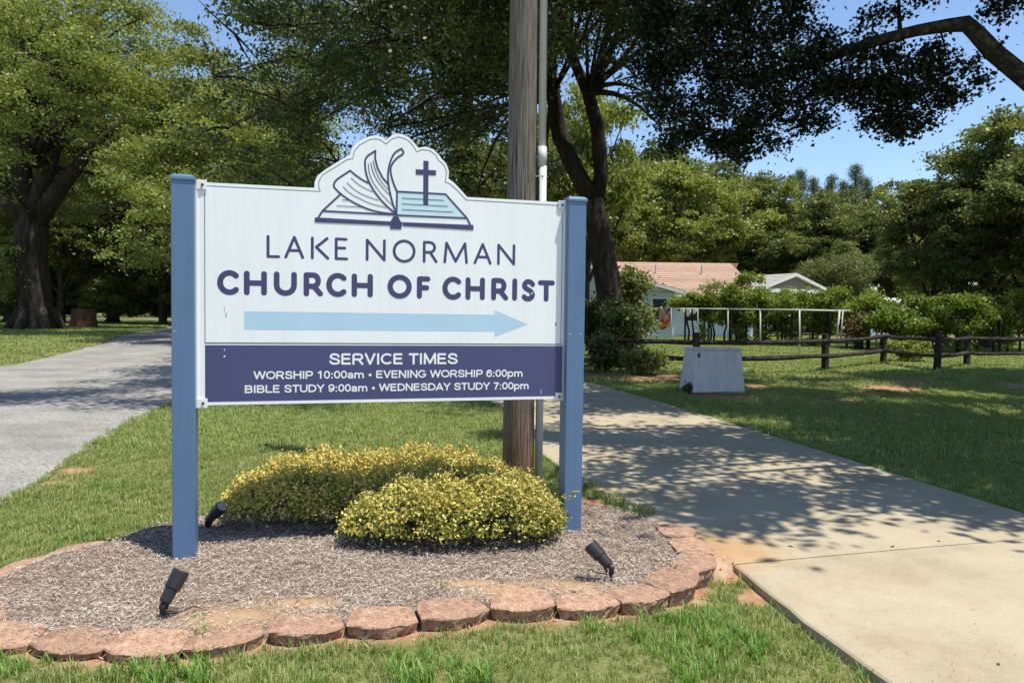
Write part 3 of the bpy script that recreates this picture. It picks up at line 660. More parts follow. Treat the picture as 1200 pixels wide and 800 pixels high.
# sans serif capitals and figures, cap height 1: (width, strokes)
a = .095
def R_(P, it=2): return rounded(P, it)
def bowl(x0, x1, y0, y1, n=10):
    ry = (y1 - y0) / 2; rx = min(ry, (x1 - x0) * .7); return [(x0, y1), (x1 - rx, y1)] + arc(x1 - rx, (y0 + y1) / 2, rx, ry, 88, -88, n) + [(x0, y0)]
def oval(x0, x1, y0, y1): return arc((x0 + x1) / 2, (y0 + y1) / 2, (x1 - x0) / 2, (y1 - y0) / 2, 0, 360, 24)
SS = R_([(.72, .70), (.66, .86), (.46, .915), (.24, .90), (.13, .76), (.16, .60), (.42, .51), (.68, .42), (.76, .27), (.68, .12), (.44, .08), (.20, .12), (.11, .30)])
six = [oval(.10, .62, .085, .62), R_([(.60, .76), (.50, .90), (.34, .915), (.16, .78), (.10, .52), (.11, .34)])]
GL = {'S': (.86, [SS]), 'E': (.82, [[(.74, a), (a + .03, a), (a + .03, 1 - a), (.72, 1 - a)], [(.12, .52), (.68, .52)]]), 'R': (.92, [[(.12, 0), (.12, 1 - a)], bowl(.12, .76, .46, 1 - a), [(.48, .46), (.82, 0)]]),
      'V': (.86, [[(.08, 1), (.43, .06), (.78, 1)]]), 'I': (.34, [[(.17, 0), (.17, 1)]]), 'C': (.93, [arc(.50, .5, .40, .415, 42, 318, 20)]), 'T': (.78, [[(.02, 1 - a), (.76, 1 - a)], [(.39, 0), (.39, 1 - a)]]),
      'M': (1.06, [[(.13, 0), (.14, .96), (.53, .10), (.92, .96), (.93, 0)]]), 'W': (1.24, [[(.06, 1), (.33, .08), (.62, .95), (.91, .08), (1.18, 1)]]), 'O': (1.02, [oval(.10, .92, .085, .915)]),
      'H': (.92, [[(.13, 0), (.13, 1)], [(.79, 0), (.79, 1)], [(.13, .52), (.79, .52)]]), 'P': (.84, [[(.13, 0), (.13, 1 - a)], bowl(.13, .75, .42, 1 - a)]), 'N': (.92, [[(.13, 0), (.13, .97), (.79, .03), (.79, 1)]]),
      'G': (1.0, [arc(.50, .5, .40, .415, 42, 335, 22) + [(.87, .46), (.54, .46)]]), 'B': (.90, [bowl(.13, .72, .52, 1 - a), bowl(.13, .78, a, .52), [(.13, 0), (.13, 1)]]), 'L': (.78, [[(.13, 1), (.13, a), (.74, a)]]),
      'U': (.92, [[(.13, 1), (.13, .36)] + arc(.46, .36, .33, .27, 185, 355, 12) + [(.79, 1)]]), 'D': (.92, [bowl(.13, .82, a, 1 - a), [(.13, 0), (.13, 1)]]), 'Y': (.86, [[(.06, 1), (.43, .46), (.80, 1)], [(.43, .46), (.43, 0)]]), 'A': (.90, [[(.06, 0), (.45, .95), (.84, 0)], [(.20, .30), (.70, .30)]]),
      '0': (.72, [oval(.10, .62, .085, .915)]), '1': (.72, [[(.14, .70), (.42, .94), (.42, 0)]]), '6': (.72, six), '9': (.72, [[(.72 - x, 1 - y) for x, y in q] for q in six]), '7': (.72, [[(.07, 1 - a), (.62, 1 - a), (.42, .55), (.28, 0)]]),
      ':': (.36, [[(.18, .02), (.18, .19)], [(.18, .53), (.18, .70)]]), 'a': (.72, [R_([(.12, .55), (.22, .65), (.42, .66), (.55, .56), (.56, .40), (.56, 0)], 1), oval(.11, .56, .07, .38)]), 'p': (.78, [[(.12, .73), (.12, -.28)], oval(.12, .66, .08, .66)]),
      'm': (1.14, [[(.12, 0), (.12, .73)], R_([(.12, .48), (.22, .62), (.36, .66), (.52, .58), (.56, .42), (.56, 0)], 1), R_([(.56, .48), (.66, .62), (.82, .66), (.96, .58), (1.0, .42), (1.0, 0)], 1)]), ' ': (.38, []), '\u2022': (.48, [])}
def text(s, u0, u1, base, cap, wt=.185):
    adv = sum(GL[c][0] for c in s); k = (u1 - u0) / cap / adv; m = MB(); x = 0; yy = YL - 0.0007
    for c in s:
        wd_, st = GL[c]
        for q in st: ribbon(m, [(u0 + (x + px * 1.0) * k * cap, base + py * cap) for px, py in q], wt * cap, yy, cap=False); yy -= 0.000002
        if c == '\u2022': cx = u0 + (x + .24) * k * cap; m.add([(cx + .19 * cap * math.cos(i * .5236), yy, base + .42 * cap + .19 * cap * math.sin(i * .5236)) for i in range(12)], [tuple(range(12))])
        x += wd_
    o = m.build('lettering', M['edge'], navy); o['kind'] = 'stuff'; return o
text('SERVICE TIMES', 0.857, 1.709, 1.206, 0.074)
text('WORSHIP 10:00am \u2022 EVENING WORSHIP 6:00pm', 0.395, 2.168, 1.116, 0.051)
text('BIBLE STUDY 9:00am \u2022 WEDNESDAY STUDY 7:00pm', 0.340, 2.213, 1.029, 0.050)
# mounting angles and corner brackets
MB().box(0.058, 0.070, 0.052, 0.10, 0.94, 2.345).build('mounting_rail', M['edge'], sign)
MB().box(2.458, 2.4645, 0.044, 0.10, 0.94, 2.345).build('mounting_rail', M['alu'], sign)
for u, v, s in ((0.062, 2.292, 1), (0.062, 0.942, 1), (2.404, 2.285, -1), (2.404, 0.945, -1)):
    br = MB().box(u, u + 0.062, PF - 0.010, PF - 0.004, v, v + 0.058).build('corner_bracket', M['edge'] if s > 0 else M['alu'], sign, bevel=0.0015)
    cx = u + (0.036 if s > 0 else 0.030)
    MB().tube([(cx, PF - 0.0101, v + 0.028), (cx, PF - 0.017, v + 0.028)], 0.0085, 8).build('bolt', M['bolt'], br)
for u in (2.487, 2.565):
    MB().tube([(u, -0.0002, 1.415), (u, -0.003, 1.415)], 0.004, 6).build('screw', M['edge'], sign)
MB().tube([(-0.055, -0.0002, 1.42), (-0.055, -0.003, 1.42)], 0.003, 6).build('screw', M['edge'], sign)

# ------------------------------------------------------------------ leaves
def ground_pt(px, py, z=0.0): return gr(px, py, z)

def leaf_axes(n, r, upbias):
    nrm = unit(r.normal(0, 1, (n, 3)) + np.array([0, 0, upbias]))
    D = unit(np.cross(nrm, r.normal(0, 1, (n, 3)))); S = np.cross(nrm, D)
    return D, S

def lobed(P, D, S, size, r):
    """five-lobed leaves, one ten-cornered face each"""
    n = len(P); k = 10; ang = np.linspace(0, 2 * math.pi, k, endpoint=False); rad = np.array([0.55, 0.30, 0.50, 0.24, 0.34, 0.12, 0.34, 0.24, 0.50, 0.30])
    nr = np.cross(D, S)
    V = P[:, None, :] + (D[:, None, :] * (np.cos(ang) * rad)[None, :, None] + S[:, None, :] * (np.sin(ang) * rad)[None, :, None]) * size[:, None, None]
    V = V + nr[:, None, :] * (0.10 * size[:, None, None] * (np.abs(np.sin(ang))[None, :, None]) * r.uniform(-1, 1, (n, 1, 1)))
    return V.reshape(-1, 3), np.arange(n * k).reshape(n, k)

def crown_mesh(name, blobs, n_leaf, size, r, upbias=0.9, cluster=26, spread=0.34, shell=0.45, tmean=0.5, lobes=False, hang=0.0, holes=0.0, flat=0.65):
    """blobs: rows (x, y, z, rx, ry, rz). Leaves sit in twig clusters gathered near each blob's surface"""
    B = np.array(blobs, float); wgt = (B[:, 3] * B[:, 4] + B[:, 4] * B[:, 5] + B[:, 3] * B[:, 5]); wgt /= wgt.sum()
    nc = max(1, int(n_leaf / cluster)); bi = r.choice(len(B), nc, p=wgt); b = B[bi]
    d = unit(r.normal(0, 1, (nc, 3))); rad = r.uniform(0, 1, nc) ** shell
    C = b[:, :3] + d * b[:, 3:] * rad[:, None]
    if holes:
        q = np.sin(C[:, 0] * 1.1 + C[:, 2] * .7) + np.sin(C[:, 1] * 1.3 - C[:, 0] * .6) + np.sin(C[:, 2] * 1.7 + C[:, 1] * .5); C = C[q > -3 + 6 * holes * .5] if holes < 0 else C[(q > -1.6 + 2.2 * holes)]
    nc = len(C); ct = r.normal(0, 0.15, nc) + tmean
    ci = np.repeat(np.arange(nc), cluster); n = len(ci)
    off = r.normal(0, 1, (n, 3)) * np.array([1, 1, flat]) * spread * r.uniform(0.5, 1.3, nc)[ci][:, None]
    P = C[ci] + off; P[:, 2] -= hang * np.hypot(off[:, 0], off[:, 1])
    D, S = leaf_axes(n, r, upbias); sz = size * r.uniform(0.65, 1.35, n)
    t = np.clip(ct[ci] + r.normal(0, 0.13, n), 0, 1)
    if lobes: V, F = lobed(P, D, S, sz * 1.1, r)
    else: V, F = quads(P, D, S, sz * 1.5, sz * 0.82)
    return fast_mesh(name, V, F, tint=t)

def limb_pts(a, b, r, sag=0.25, n=6):
    a, b = np.array(a, float), np.array(b, float); L = np.linalg.norm(b - a); out = []
    k1 = r.normal(0, 0.06, 3) * L
    for i in range(n):
        t = i / (n - 1); p = a + (b - a) * t; p = p + k1 * math.sin(math.pi * t)
        p[2] += sag * L * math.sin(math.pi * t) * 0.35; out.append(p)
    return out

def auto_blobs(c, R, k, r, br=(0.28, 0.45), zmin=None):
    out = []; c = np.array(c, float); R = np.array(R, float)
    for i in range(k):
        d = unit(r.normal(0, 1, (1, 3)))[0]; d[2] = d[2] * 0.9 + 0.05; q = c + d * R * r.uniform(0.25, 0.82)
        s = r.uniform(*br) * R.mean(); s3 = np.array([s * r.uniform(.9, 1.25), s * r.uniform(.9, 1.25), s * r.uniform(.6, .85)])
        if zmin is not None and q[2] - s3[2] < zmin: q[2] = zmin + s3[2] + r.uniform(0, .5)
        out.append((*q, *s3))
    return out

def sprays(bl, m, r, f=.46, fz=.34):
    """break rounded masses into flat leafy sprays"""
    out = []
    for b in bl:
        b = np.array(b, float)
        for _ in range(m):
            d = unit(r.normal(0, 1, (1, 3)))[0] * r.uniform(.35, 1.0); q = b[:3] + d * b[3:] * np.array([1.05, 1.05, 1.2]); s = b[3] * f * r.uniform(.7, 1.3)
            out.append((*q, s * r.uniform(.8, 1.3), s * r.uniform(.8, 1.3), s * fz / .46 * .62))
    return out

def trunk_mb(pts, radii, blobs, r, limb_r, root=True, nl=10, sub=2, fork=None):
    m = MB(); py = random.Random(int(r.integers(1e6)))
    P = [np.array(p, float) for p in pts]; R = list(radii)
    if root:
        P = [P[0] + np.array([0, 0, -0.3]), P[0] + np.array([0, 0, 0.02]), P[0] + (P[1] - P[0]) * 0.10] + P[1:]
        R = [R[0] * 1.7, R[0] * 1.5, R[0] * 1.12] + R[1:]
    m.tube(P, R, 12, wob=0.10, rng=py)
    if fork is None: fork = P[-1]
    B = sorted(blobs, key=lambda b: -(b[3] * b[4]))[:nl]
    for b in B:
        k = r.integers(max(1, len(P) - 3), len(P)); st = P[k]
        m.tube(limb_pts(st, b[:3], r), [limb_r * f for f in (1, .8, .62, .46, .3, .14)], 6, cap=False)
        for _ in range(sub):
            e = np.array(b[:3]) + unit(r.normal(0, 1, (1, 3)))[0] * np.array(b[3:]) * 0.8; s0 = np.array(st) * 0.4 + np.array(b[:3]) * 0.6
            m.tube(limb_pts(s0, e, r, n=4), [limb_r * f for f in (.42, .3, .18, .06)], 5, cap=False)
    return m

def tree(name, label, base, trunk, radii, blobs, leaf, n_leaf, size, seed, limb_r=0.2, group=None, bark='bark', nl=10, cat='tree', spray=0, **kw):
    """all coordinates are relative to the base"""
    r = np.random.default_rng(seed)
    t = thing(name, tuple(map(float, base)), label, cat, group)
    trunk_mb(trunk, radii, blobs, r, limb_r, nl=nl).build('trunk', M[bark], t, smooth=True)
    link('crown', crown_mesh(name + '_crown', sprays(blobs, spray, r) if spray else blobs, n_leaf, size, r, **kw), t, G[leaf])
    return t

# ---- shaded tree behind the pole, its crown fills the top of the view
def rel(P, base): return [tuple(np.array(p) - np.array(base)) for p in P]
r0 = np.random.default_rng(5)
cb = gr(722, 424); cb[2] = -0.04
D0 = cb[1]
tk = [cb, pt(722, 390, D0), pt(712, 330, D0), pt(701, 270, D0), pt(694, 235, D0)]
lf = [pt(694, 235, D0), pt(672, 195, D0), pt(656, 160, D0), pt(648, 110, D0 - .5), pt(640, 50, D0 - 1), pt(622, -30, D0 - 2)]
rf = [pt(697, 240, D0), pt(705, 205, D0), pt(700, 150, D0 - .3), pt(689, 108, D0 - .6), pt(668, 62, D0 - 1), pt(652, 0, D0 - 1.5)]
rf2 = [pt(690, 110, D0 - .6), pt(708, 75, D0 - .6), pt(724, 40, D0 - .8), pt(736, 0, D0 - 1), pt(760, -60, D0 - 1)]
blobs = []
for i in range(92):
    X_, Y_ = r0.uniform(-9.6, 6.2), r0.uniform(15, 30); px_ = 600 + 860 * X_ / Y_
    zlow = 1.55 + (370 - (188 if 300 < px_ < 620 else 90 if px_ > 620 else 215)) / 860 * Y_
    s = r0.uniform(1.3, 2.3)
    if px_ < 275 + s * 700 / Y_: continue
    z_ = zlow + s * .7 + abs(r0.normal(0, 3.2))
    if z_ > 17: z_ = 13
    blobs.append((X_, Y_, z_, s, s, s * .7))
for (px_, py_, D_, s) in [(268, 150, 17, .9), (250, 90, 17, 1.0), (300, 190, 17.5, .9), (340, 215, 18, .9), (275, 40, 17, 1.1), (330, 120, 18, 1.2), (395, 190, 19, 1.1), (455, 150, 20, 1.2), (520, 190, 21, 1.1), (570, 150, 20, 1.2), (420, 60, 17, 1.5), (540, 40, 17, 1.4), (310, 30, 18, 1.4), (660, 30, 20, 1.2),
                          (760, 30, 20, 1.2), (745, 90, 21, .8), (775, 150, 22, .8), (760, 110, 21, .9), (370, 255, 22, 1.1), (560, 220, 26, 1.3), (640, 190, 27, 1.3), (480, 225, 27, 1.2)]:
    q = pt(px_, py_, D_); blobs.append((*q, s, s, s * .75))
for i in range(40):
    X_, Y_ = r0.uniform(-6.3, 3.0), r0.uniform(10.4, 16); s = r0.uniform(.7, 1.3); z_ = max(8.0, 1.55 + .46 * Y_ + s * .8) + r0.uniform(0, 2.0)
    blobs.append((X_, Y_, z_, s, s, s * .5))
B_ = [tuple(np.array(b) - np.array([*cb, 0, 0, 0])) for b in blobs]
ct_ = thing('leaning_shade_tree', tuple(cb), 'dark forked tree leaning over the drive behind the wooden pole', 'tree')
mtk = MB(); py_ = random.Random(3)
P = rel(tk, cb)
mtk.tube([(P[0][0], P[0][1], -.3), (P[0][0], P[0][1], .05), tuple(np.array(P[0]) * .8 + np.array(P[1]) * .2), *P[1:]], [.85, .74, .54, .46, .42, .39, .37], 14, wob=.1, rng=py_)
mtk.build('trunk', M['bark'], ct_, smooth=True)
for Q, R_ in ((lf, [.31, .29, .27, .23, .18, .11]), (rf, [.27, .25, .23, .20, .14, .08]), (rf2, [.17, .15, .12, .09, .04])):
    MB().tube(rel(Q, cb), R_, 10, wob=.08, rng=py_).build('limb', M['bark'], ct_, smooth=True)
mtk = MB()
ends = [np.array(p) for Q in (lf, rf, rf2) for p in rel(Q, cb)[3:]]
for b in B_:
    e = np.array(b[:3]); s_ = min(ends, key=lambda q: np.linalg.norm(q - e) + 3 * max(0, q[2] - e[2]))
    fr = .55 if np.linalg.norm(e - s_) > 6 else 1.0
    mtk.tube(limb_pts(s_, e, r0, sag=.3, n=7), [q * fr for q in (.12, .10, .085, .07, .05, .035, .015)], 5, cap=False)
    for _ in range(3):
        e2 = e + unit(r0.normal(0, 1, (1, 3)))[0] * np.array(b[3:]); mtk.tube(limb_pts(e, e2, r0, n=4), [.035, .025, .015, .006], 4, cap=False)
mtk.build('branches', M['bark'], ct_, smooth=True)['kind'] = 'stuff'
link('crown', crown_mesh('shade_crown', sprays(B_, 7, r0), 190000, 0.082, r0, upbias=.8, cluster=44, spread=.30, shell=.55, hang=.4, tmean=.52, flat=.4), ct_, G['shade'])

# ---- old oak left of the road
ob = np.array([-24.0, 37.0, 0.47]); 
r1 = np.random.default_rng(9)
ot = thing('old_oak', tuple(ob), 'massive old oak with a flared trunk on the grass left of the road', 'tree')
def rp(px, py, D): return tuple(pt(px, py, D) - ob)
m = MB(); rr = random.Random(8)
m.tube([(0, 0, -.4), (0, 0, 0.0), (0, 0, .35), (0, 0, 1.0), rp(36, 300, 37), rp(38, 240, 37)], [1.2, 1.0, .86, .78, .74, .78], 18, wob=.10, rng=rr)
for an in (0.3, 1.4, 2.6, 3.5, 4.6, 5.6):
    m.tube([(math.cos(an) * .6, math.sin(an) * .6, 1.0), (math.cos(an) * 1.0, math.sin(an) * 1.0, .3), (math.cos(an) * 1.3, math.sin(an) * 1.3, -.02), (math.cos(an) * 1.9, math.sin(an) * 1.9, -.3)], [.3, .27, .17, .1], 7, wob=.1, rng=rr)
m.build('trunk', M['bark'], ot, smooth=True)
for Q, R_ in (([(38, 262), (26, 225), (24, 180), (27, 110), (25, 40), (30, -40)], [.66, .50, .44, .34, .25, .13]), ([(38, 262), (50, 215), (66, 165), (84, 120), (103, 85), (128, 60)], [.62, .44, .34, .27, .2, .1]),
              ([(36, 262), (10, 235), (-20, 205), (-60, 170), (-90, 120)], [.7, .45, .35, .25, .1]), ([(38, 265), (70, 220), (95, 190), (110, 170), (150, 140)], [.6, .42, .3, .2, .08]),
              ([(27, 120), (60, 75), (95, 40), (120, 12), (160, -30)], [.3, .24, .2, .15, .08]), ([(60, 180), (36, 140), (40, 90), (60, 40)], [.3, .25, .18, .08])):
    MB().tube([rp(x, y, 37 - (i * .45)) for i, (x, y) in enumerate(Q)], R_, 9, wob=.08, rng=rr).build('limb', M['bark'], ot, smooth=True)
bl = []
for (x, y, D, s) in [(20, 60, 31, 1.7), (60, 30, 31, 1.8), (110, 20, 31, 1.6), (100, 70, 31, 1.6), (60, 95, 31, 1.6), (20, 120, 32, 1.6), (140, 100, 32, 1.6), (100, 130, 33, 1.3), (150, 60, 32, 1.5), (0, 20, 31, 2), (80, -20, 32, 2.2), (-30, 90, 32, 2), (-20, 150, 33, 1.7),
                     (170, 20, 36, 1.3), (190, 60, 37, 1.2), (150, 5, 36, 1.2), (120, 160, 34, 1.1), (20, 170, 40, 1.5), (-40, 220, 35, 1.6), (-10, 330, 36, 1.0), (5, 300, 36, .8), (90, 230, 41, 1.4), (60, 200, 42, 1.5), (130, 210, 42, 1.4)]:
    if D <= 35: D = D + 1.5 - 5.5 * np.clip((y + 20) / 190, 0, 1.2)
    q = pt(x, y, D) - ob; bl.append((*q, s * D / 31, s * D / 31, s * .72))
bl += auto_blobs((-1, 2.5, 13.5), (7.5, 6, 4.2), 30, r1)
link('crown', crown_mesh('oak_crown', sprays(bl, 8, r1), 185000, 0.098, r1, cluster=64, spread=.36, shell=.55, hang=.45, upbias=.9, tmean=.55, flat=.34), ot, G['oak'])
mtk = MB()
for b in bl[:24]:
    e = np.array(b[:3]); s_ = np.array([0.6, -1, 8]) if e[2] > 6 else np.array([0, 0, 5]); mtk.tube(limb_pts(s_, e, r1, n=6), [.16, .13, .1, .08, .05, .02], 5, cap=False)
mtk.build('branches', M['bark'], ot, smooth=True)['kind'] = 'stuff'

# ---- big sunlit tree in the middle left
mb_ = np.array([-12.6, 35.0, 0.4])
bl = []
r2 = np.random.default_rng(14)
for (x, y, D, s) in [(200, 120, 30, 1.5), (240, 160, 30, 1.5), (280, 200, 30, 1.4), (320, 230, 30, 1.3), (230, 80, 30, 1.3), (200, 170, 30, 1.4), (180, 210, 30, 1.3), (240, 220, 29, 1.3), (290, 255, 30, 1.3), (215, 50, 31, 1.0), (250, 120, 30, 1.3), (300, 165, 31, 1.2), (330, 190, 31, 1.2),
                     (190, 255, 31, 1.3), (230, 275, 31, 1.3), (160, 180, 31, 1.2), (345, 250, 31, 1.2), (185, 90, 31, 1.2), (340, 290, 32, 1.4), (280, 310, 33, 1.3), (170, 290, 34, 1.1), (160, 130, 32, 1.0)]:
    D = D + 3.0 - 8 * np.clip((y - 50) / 230, 0, 1.1)
    q = pt(x, y, D) - mb_; bl.append((*q, s * D / 30, s * D / 30, s * .72))
bl += auto_blobs((0, 1.5, 11), (5, 4.5, 4.5), 18, r2)
tree('broad_roadside_tree', 'large sunlit broadleaf tree with drooping sprays right of the old oak', mb_, [(0, 0, 0), (.2, 0, 2), (0, .3, 4), (.2, .2, 7)], [.45, .4, .36, .28], bl, 'oak', 140000, .088, 15, limb_r=.2, cluster=64, spread=.33, shell=.55, hang=.45, tmean=.55, nl=22, upbias=.9, spray=8, flat=.34)
sb = gr(196, 379, 0.5)
sb = np.array([-18.3, 41.0, .5])
tree('slender_tree', 'thin straight trunked tree at the wood edge beside the left sign post', sb, [(0, 0, 0), (0, 0, 3), (.1, 0, 7), (0, .1, 10)], [.24, .2, .17, .1], auto_blobs((0, 0, 11), (2.5, 2.5, 3), 9, r2), 'shade', 12000, .2, 16, limb_r=.07)

# ---- maple whose bough hangs over the drive from the right
mp = np.array([9.4, 8.0, -0.04]); r3 = np.random.default_rng(31)
mt = thing('overhanging_maple', tuple(mp), 'maple beyond the right frame edge, its dark leafy bough over the drive', 'tree')
tk = [(0, 0, 0), (-.1, 0, 1.4), (-.2, 0, 2.6), (-.1, .2, 4.5), (.1, .3, 7), (.2, .5, 9.5)]
MB().tube([(0, 0, -.3), *tk], [.55, .42, .34, .32, .27, .2, .12], 12, wob=.1, rng=rr).build('trunk', M['bark_pale'], mt, smooth=True)
bough = [np.array(mp) + np.array([-.2, 0, 2.9]), pt(1330, 190, 8.05), pt(1250, 130, 8.0), pt(1200, 90, 8.0), pt(1165, 62, 8.0), pt(1143, 38, 8.0), pt(1132, 28, 8.0), pt(1110, 30, 8.05), pt(1075, 36, 8.1), pt(1030, 47, 8.2), pt(985, 62, 8.3), pt(940, 80, 8.4), pt(890, 88, 8.5), pt(840, 92, 8.6)]
MB().tube(rel(bough, mp), [.17, .15, .125, .102, .095, .088, .085, .068, .06, .056, .052, .043, .03, .015], 10, wob=.10, rng=rr).build('limb', M['bark_pale'], mt, smooth=True)
m = MB()
for a_, b2, w_ in (((1055, 40), (1056, -30), .028), ((985, 62), (925, 20), .022), ((940, 80), (905, 120), .018), ((1030, 47), (1060, 110), .018), ((985, 62), (1000, 130), .018), ((890, 88), (830, 140), .015), ((890, 88), (850, 50), .018), ((925, 20), (900, -30), .014), ((1100, 30), (1110, 80), .015), ((925, 20), (935, 45), .01)):
    m.tube(limb_pts(pt(*a_, 8.3) - mp, pt(*b2, 8.45) - mp, r3, n=5), [w_, w_ * .8, w_ * .6, w_ * .4, w_ * .2], 5, cap=False)
blobs_v = []
for (x, y, D, s) in [(775, 20, 8.6, .34), (770, 75, 8.8, .34), (785, 120, 8.8, .26), (800, 60, 8.5, .36), (810, 155, 8.6, .22), (835, 20, 8.4, .36), (845, 70, 8.4, .36), (835, 120, 8.5, .32), (865, 160, 8.5, .22), (840, 165, 8.7, .22), (885, 40, 8.4, .34), (890, 95, 8.3, .32), (880, 140, 8.4, .28),
                     (925, 25, 8.5, .28), (930, 75, 8.3, .30), (915, 125, 8.4, .26), (940, 145, 8.4, .16), (965, 55, 8.3, .27), (965, 100, 8.2, .26), (960, 140, 8.3, .17), (985, 95, 8.4, .24), (1005, 60, 8.2, .22), (1010, 105, 8.2, .24), (1020, 20, 8.6, .16), (1040, 95, 8.1, .26), (1045, 145, 8.2, .2),
                     (1035, 130, 8.3, .2), (1070, 110, 8.1, .26), (1080, 75, 8.1, .22), (1100, 115, 8.2, .18), (1095, 55, 8.1, .14), (1140, 75, 8.0, .09), (1120, 110, 8.1, .12), (1150, 95, 8.1, .07), (1085, 140, 8.1, .13), (1060, 150, 8.2, .16), (870, 180, 8.5, .16), (905, 165, 8.5, .16), (790, 165, 8.6, .18), (1165, 55, 8.2, .06), (1105, 85, 8.1, .2), (1015, 140, 8.4, .12), (1040, 60, 8.3, .15), (1050, 10, 8.2, .12), (1090, -8, 8.2, .14), (1165, 8, 7.8, .10), (1190, 2, 7.7, .10), (1180, 20, 8, .06),
                     (760, -10, 8.6, .4), (860, -15, 8.4, .4), (930, -15, 8.4, .3)]:
    q = pt(x, y, D) - mp; blobs_v.append((*q, s, s * 1.3, s * .85))
for b in blobs_v:   # twigs
    for _ in range(3):
        e = np.array(b[:3]) + unit(r3.normal(0, 1, (1, 3)))[0] * np.array(b[3:]) * .8; m.tube(limb_pts(np.array(b[:3]) - np.array([0, 0, 0]), e, r3, n=3), [.009, .006, .003], 4, cap=False)
m.build('branches', M['bark_pale'], mt, smooth=True)['kind'] = 'stuff'
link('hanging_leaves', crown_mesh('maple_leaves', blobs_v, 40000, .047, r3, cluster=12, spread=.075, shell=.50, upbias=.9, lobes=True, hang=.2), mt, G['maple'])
bl = []
for i in range(900):
    X_, Y_ = r3.uniform(2.3, 17), r3.uniform(4.1, 19); s = r3.uniform(.6, 1.15)
    low = max(4.9, 1.55 + .455 * Y_ + s * .8) if X_ < .80 * Y_ + 1.5 else 4.5
    z_ = low + s * .3 + r3.uniform(0, 2.2)
    sx, sy = X_ - .29 * z_, Y_ + .15 * z_       # where its shade falls
    if sy - s * .5 < 5.05 + .25 * math.sin(sx * 2.2) + .35 * (sx > 4.2): continue
    if sx - s * .5 < .45 + .5 * math.sin(sy * 1.9) + (.5 if sy > 12 else 0): continue
    if len(bl) > 235: break
    bl.append((X_ - mp[0], Y_ - mp[1], z_, s, s, s * .45))
m = MB()
for b in bl[::2]:
    e = np.array(b[:3]); s_ = np.array([0, .3, 6.5 if e[2] > 7 else 4.4]); m.tube(limb_pts(s_, e, r3, n=6), [.11, .09, .07, .05, .035, .012], 5, cap=False)
m.build('branches', M['bark_pale'], mt, smooth=True)['kind'] = 'stuff'
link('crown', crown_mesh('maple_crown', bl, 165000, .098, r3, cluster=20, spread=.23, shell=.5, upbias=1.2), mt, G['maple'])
r33 = np.random.default_rng(33)
tree('lawn_tree', 'tree beyond the right frame edge shading the lawn', (19.5, 17.5, -.04), [(0, 0, 0), (0, 0, 3), (.2, 0, 6), (0, .2, 9)], [.4, .33, .28, .2],
     [b for b in auto_blobs((-1.5, 0, 10.5), (7.5, 6.5, 3.5), 48, r33, br=(.2, .33)) if (19.5 + b[0] + b[3]) > 0 and (b[2] - b[5] * 1.3) > 1.55 + .46 * (17.5 + b[1]) or (19.5 + b[0] - b[3]) > .74 * (17.5 + b[1])], 'green', 80000, .20, 34, limb_r=.16)

# ------------------------------------------------------------------ background trees: four crowns, each copied
variants = []
def make_variant(name, label, leaf, seed, nl_, size, R=(4.2, 4.2, 4.6), cz=7.0, k=60, trunk_r=.28, tm=.5):
    r = np.random.default_rng(seed); bl = auto_blobs((0, 0, cz), R, k, r, br=(.17, .30))
    return tree(name, label, (0, -200, 0), [(0, 0, 0), (.1, 0, 2.2), (-.1, .1, 4.4), (.1, 0, 7)], [trunk_r, trunk_r * .85, trunk_r * .7, trunk_r * .5], bl, leaf, nl_, size, seed + 1, limb_r=.13, cluster=40, spread=.30, shell=.55, tmean=tm, hang=.35, nl=20, upbias=.85, spray=6, flat=.38)
V0 = make_variant('background_tree', 'x', 'green', 50, 60000, .13)
V1 = make_variant('background_tree', 'x', 'oak', 52, 56000, .14, R=(3.8, 3.8, 5.4), cz=7.6)
V2 = make_variant('background_tree', 'x', 'bright', 54, 50000, .13, R=(4.4, 4.4, 4.2), cz=6.6, tm=.55)
V3 = make_variant('background_tree', 'x', 'green', 56, 52000, .14, R=(4.6, 4.6, 5), cz=7.2, tm=.32)
used = set()
def place_tree(v, px, ytop, D, wf=1.0, label='', group='trees beyond the fence and houses', rz=0.0, z0=None):
    """a background tree with its top at image height ytop when seen from the road"""
    p = pt(px, ytop, D); z0 = float(terrain(p[0], p[1])) - .05 if z0 is None else z0
    H = (p[2] - z0); h0 = {id(V0): 11.6, id(V1): 13.0, id(V2): 10.9, id(V3): 12.3}[id(v)]; s = H / h0
    if id(v) not in used:
        used.add(id(v)); o = v; o.location = (p[0], p[1], z0); o.rotation_euler = (0, 0, rz); o.scale = (s * wf, s * wf, s)
    else: o = copy_thing(v, (p[0], p[1], z0), rz, (s * wf, s * wf, s))
    tag(o, label, 'tree', group); return o
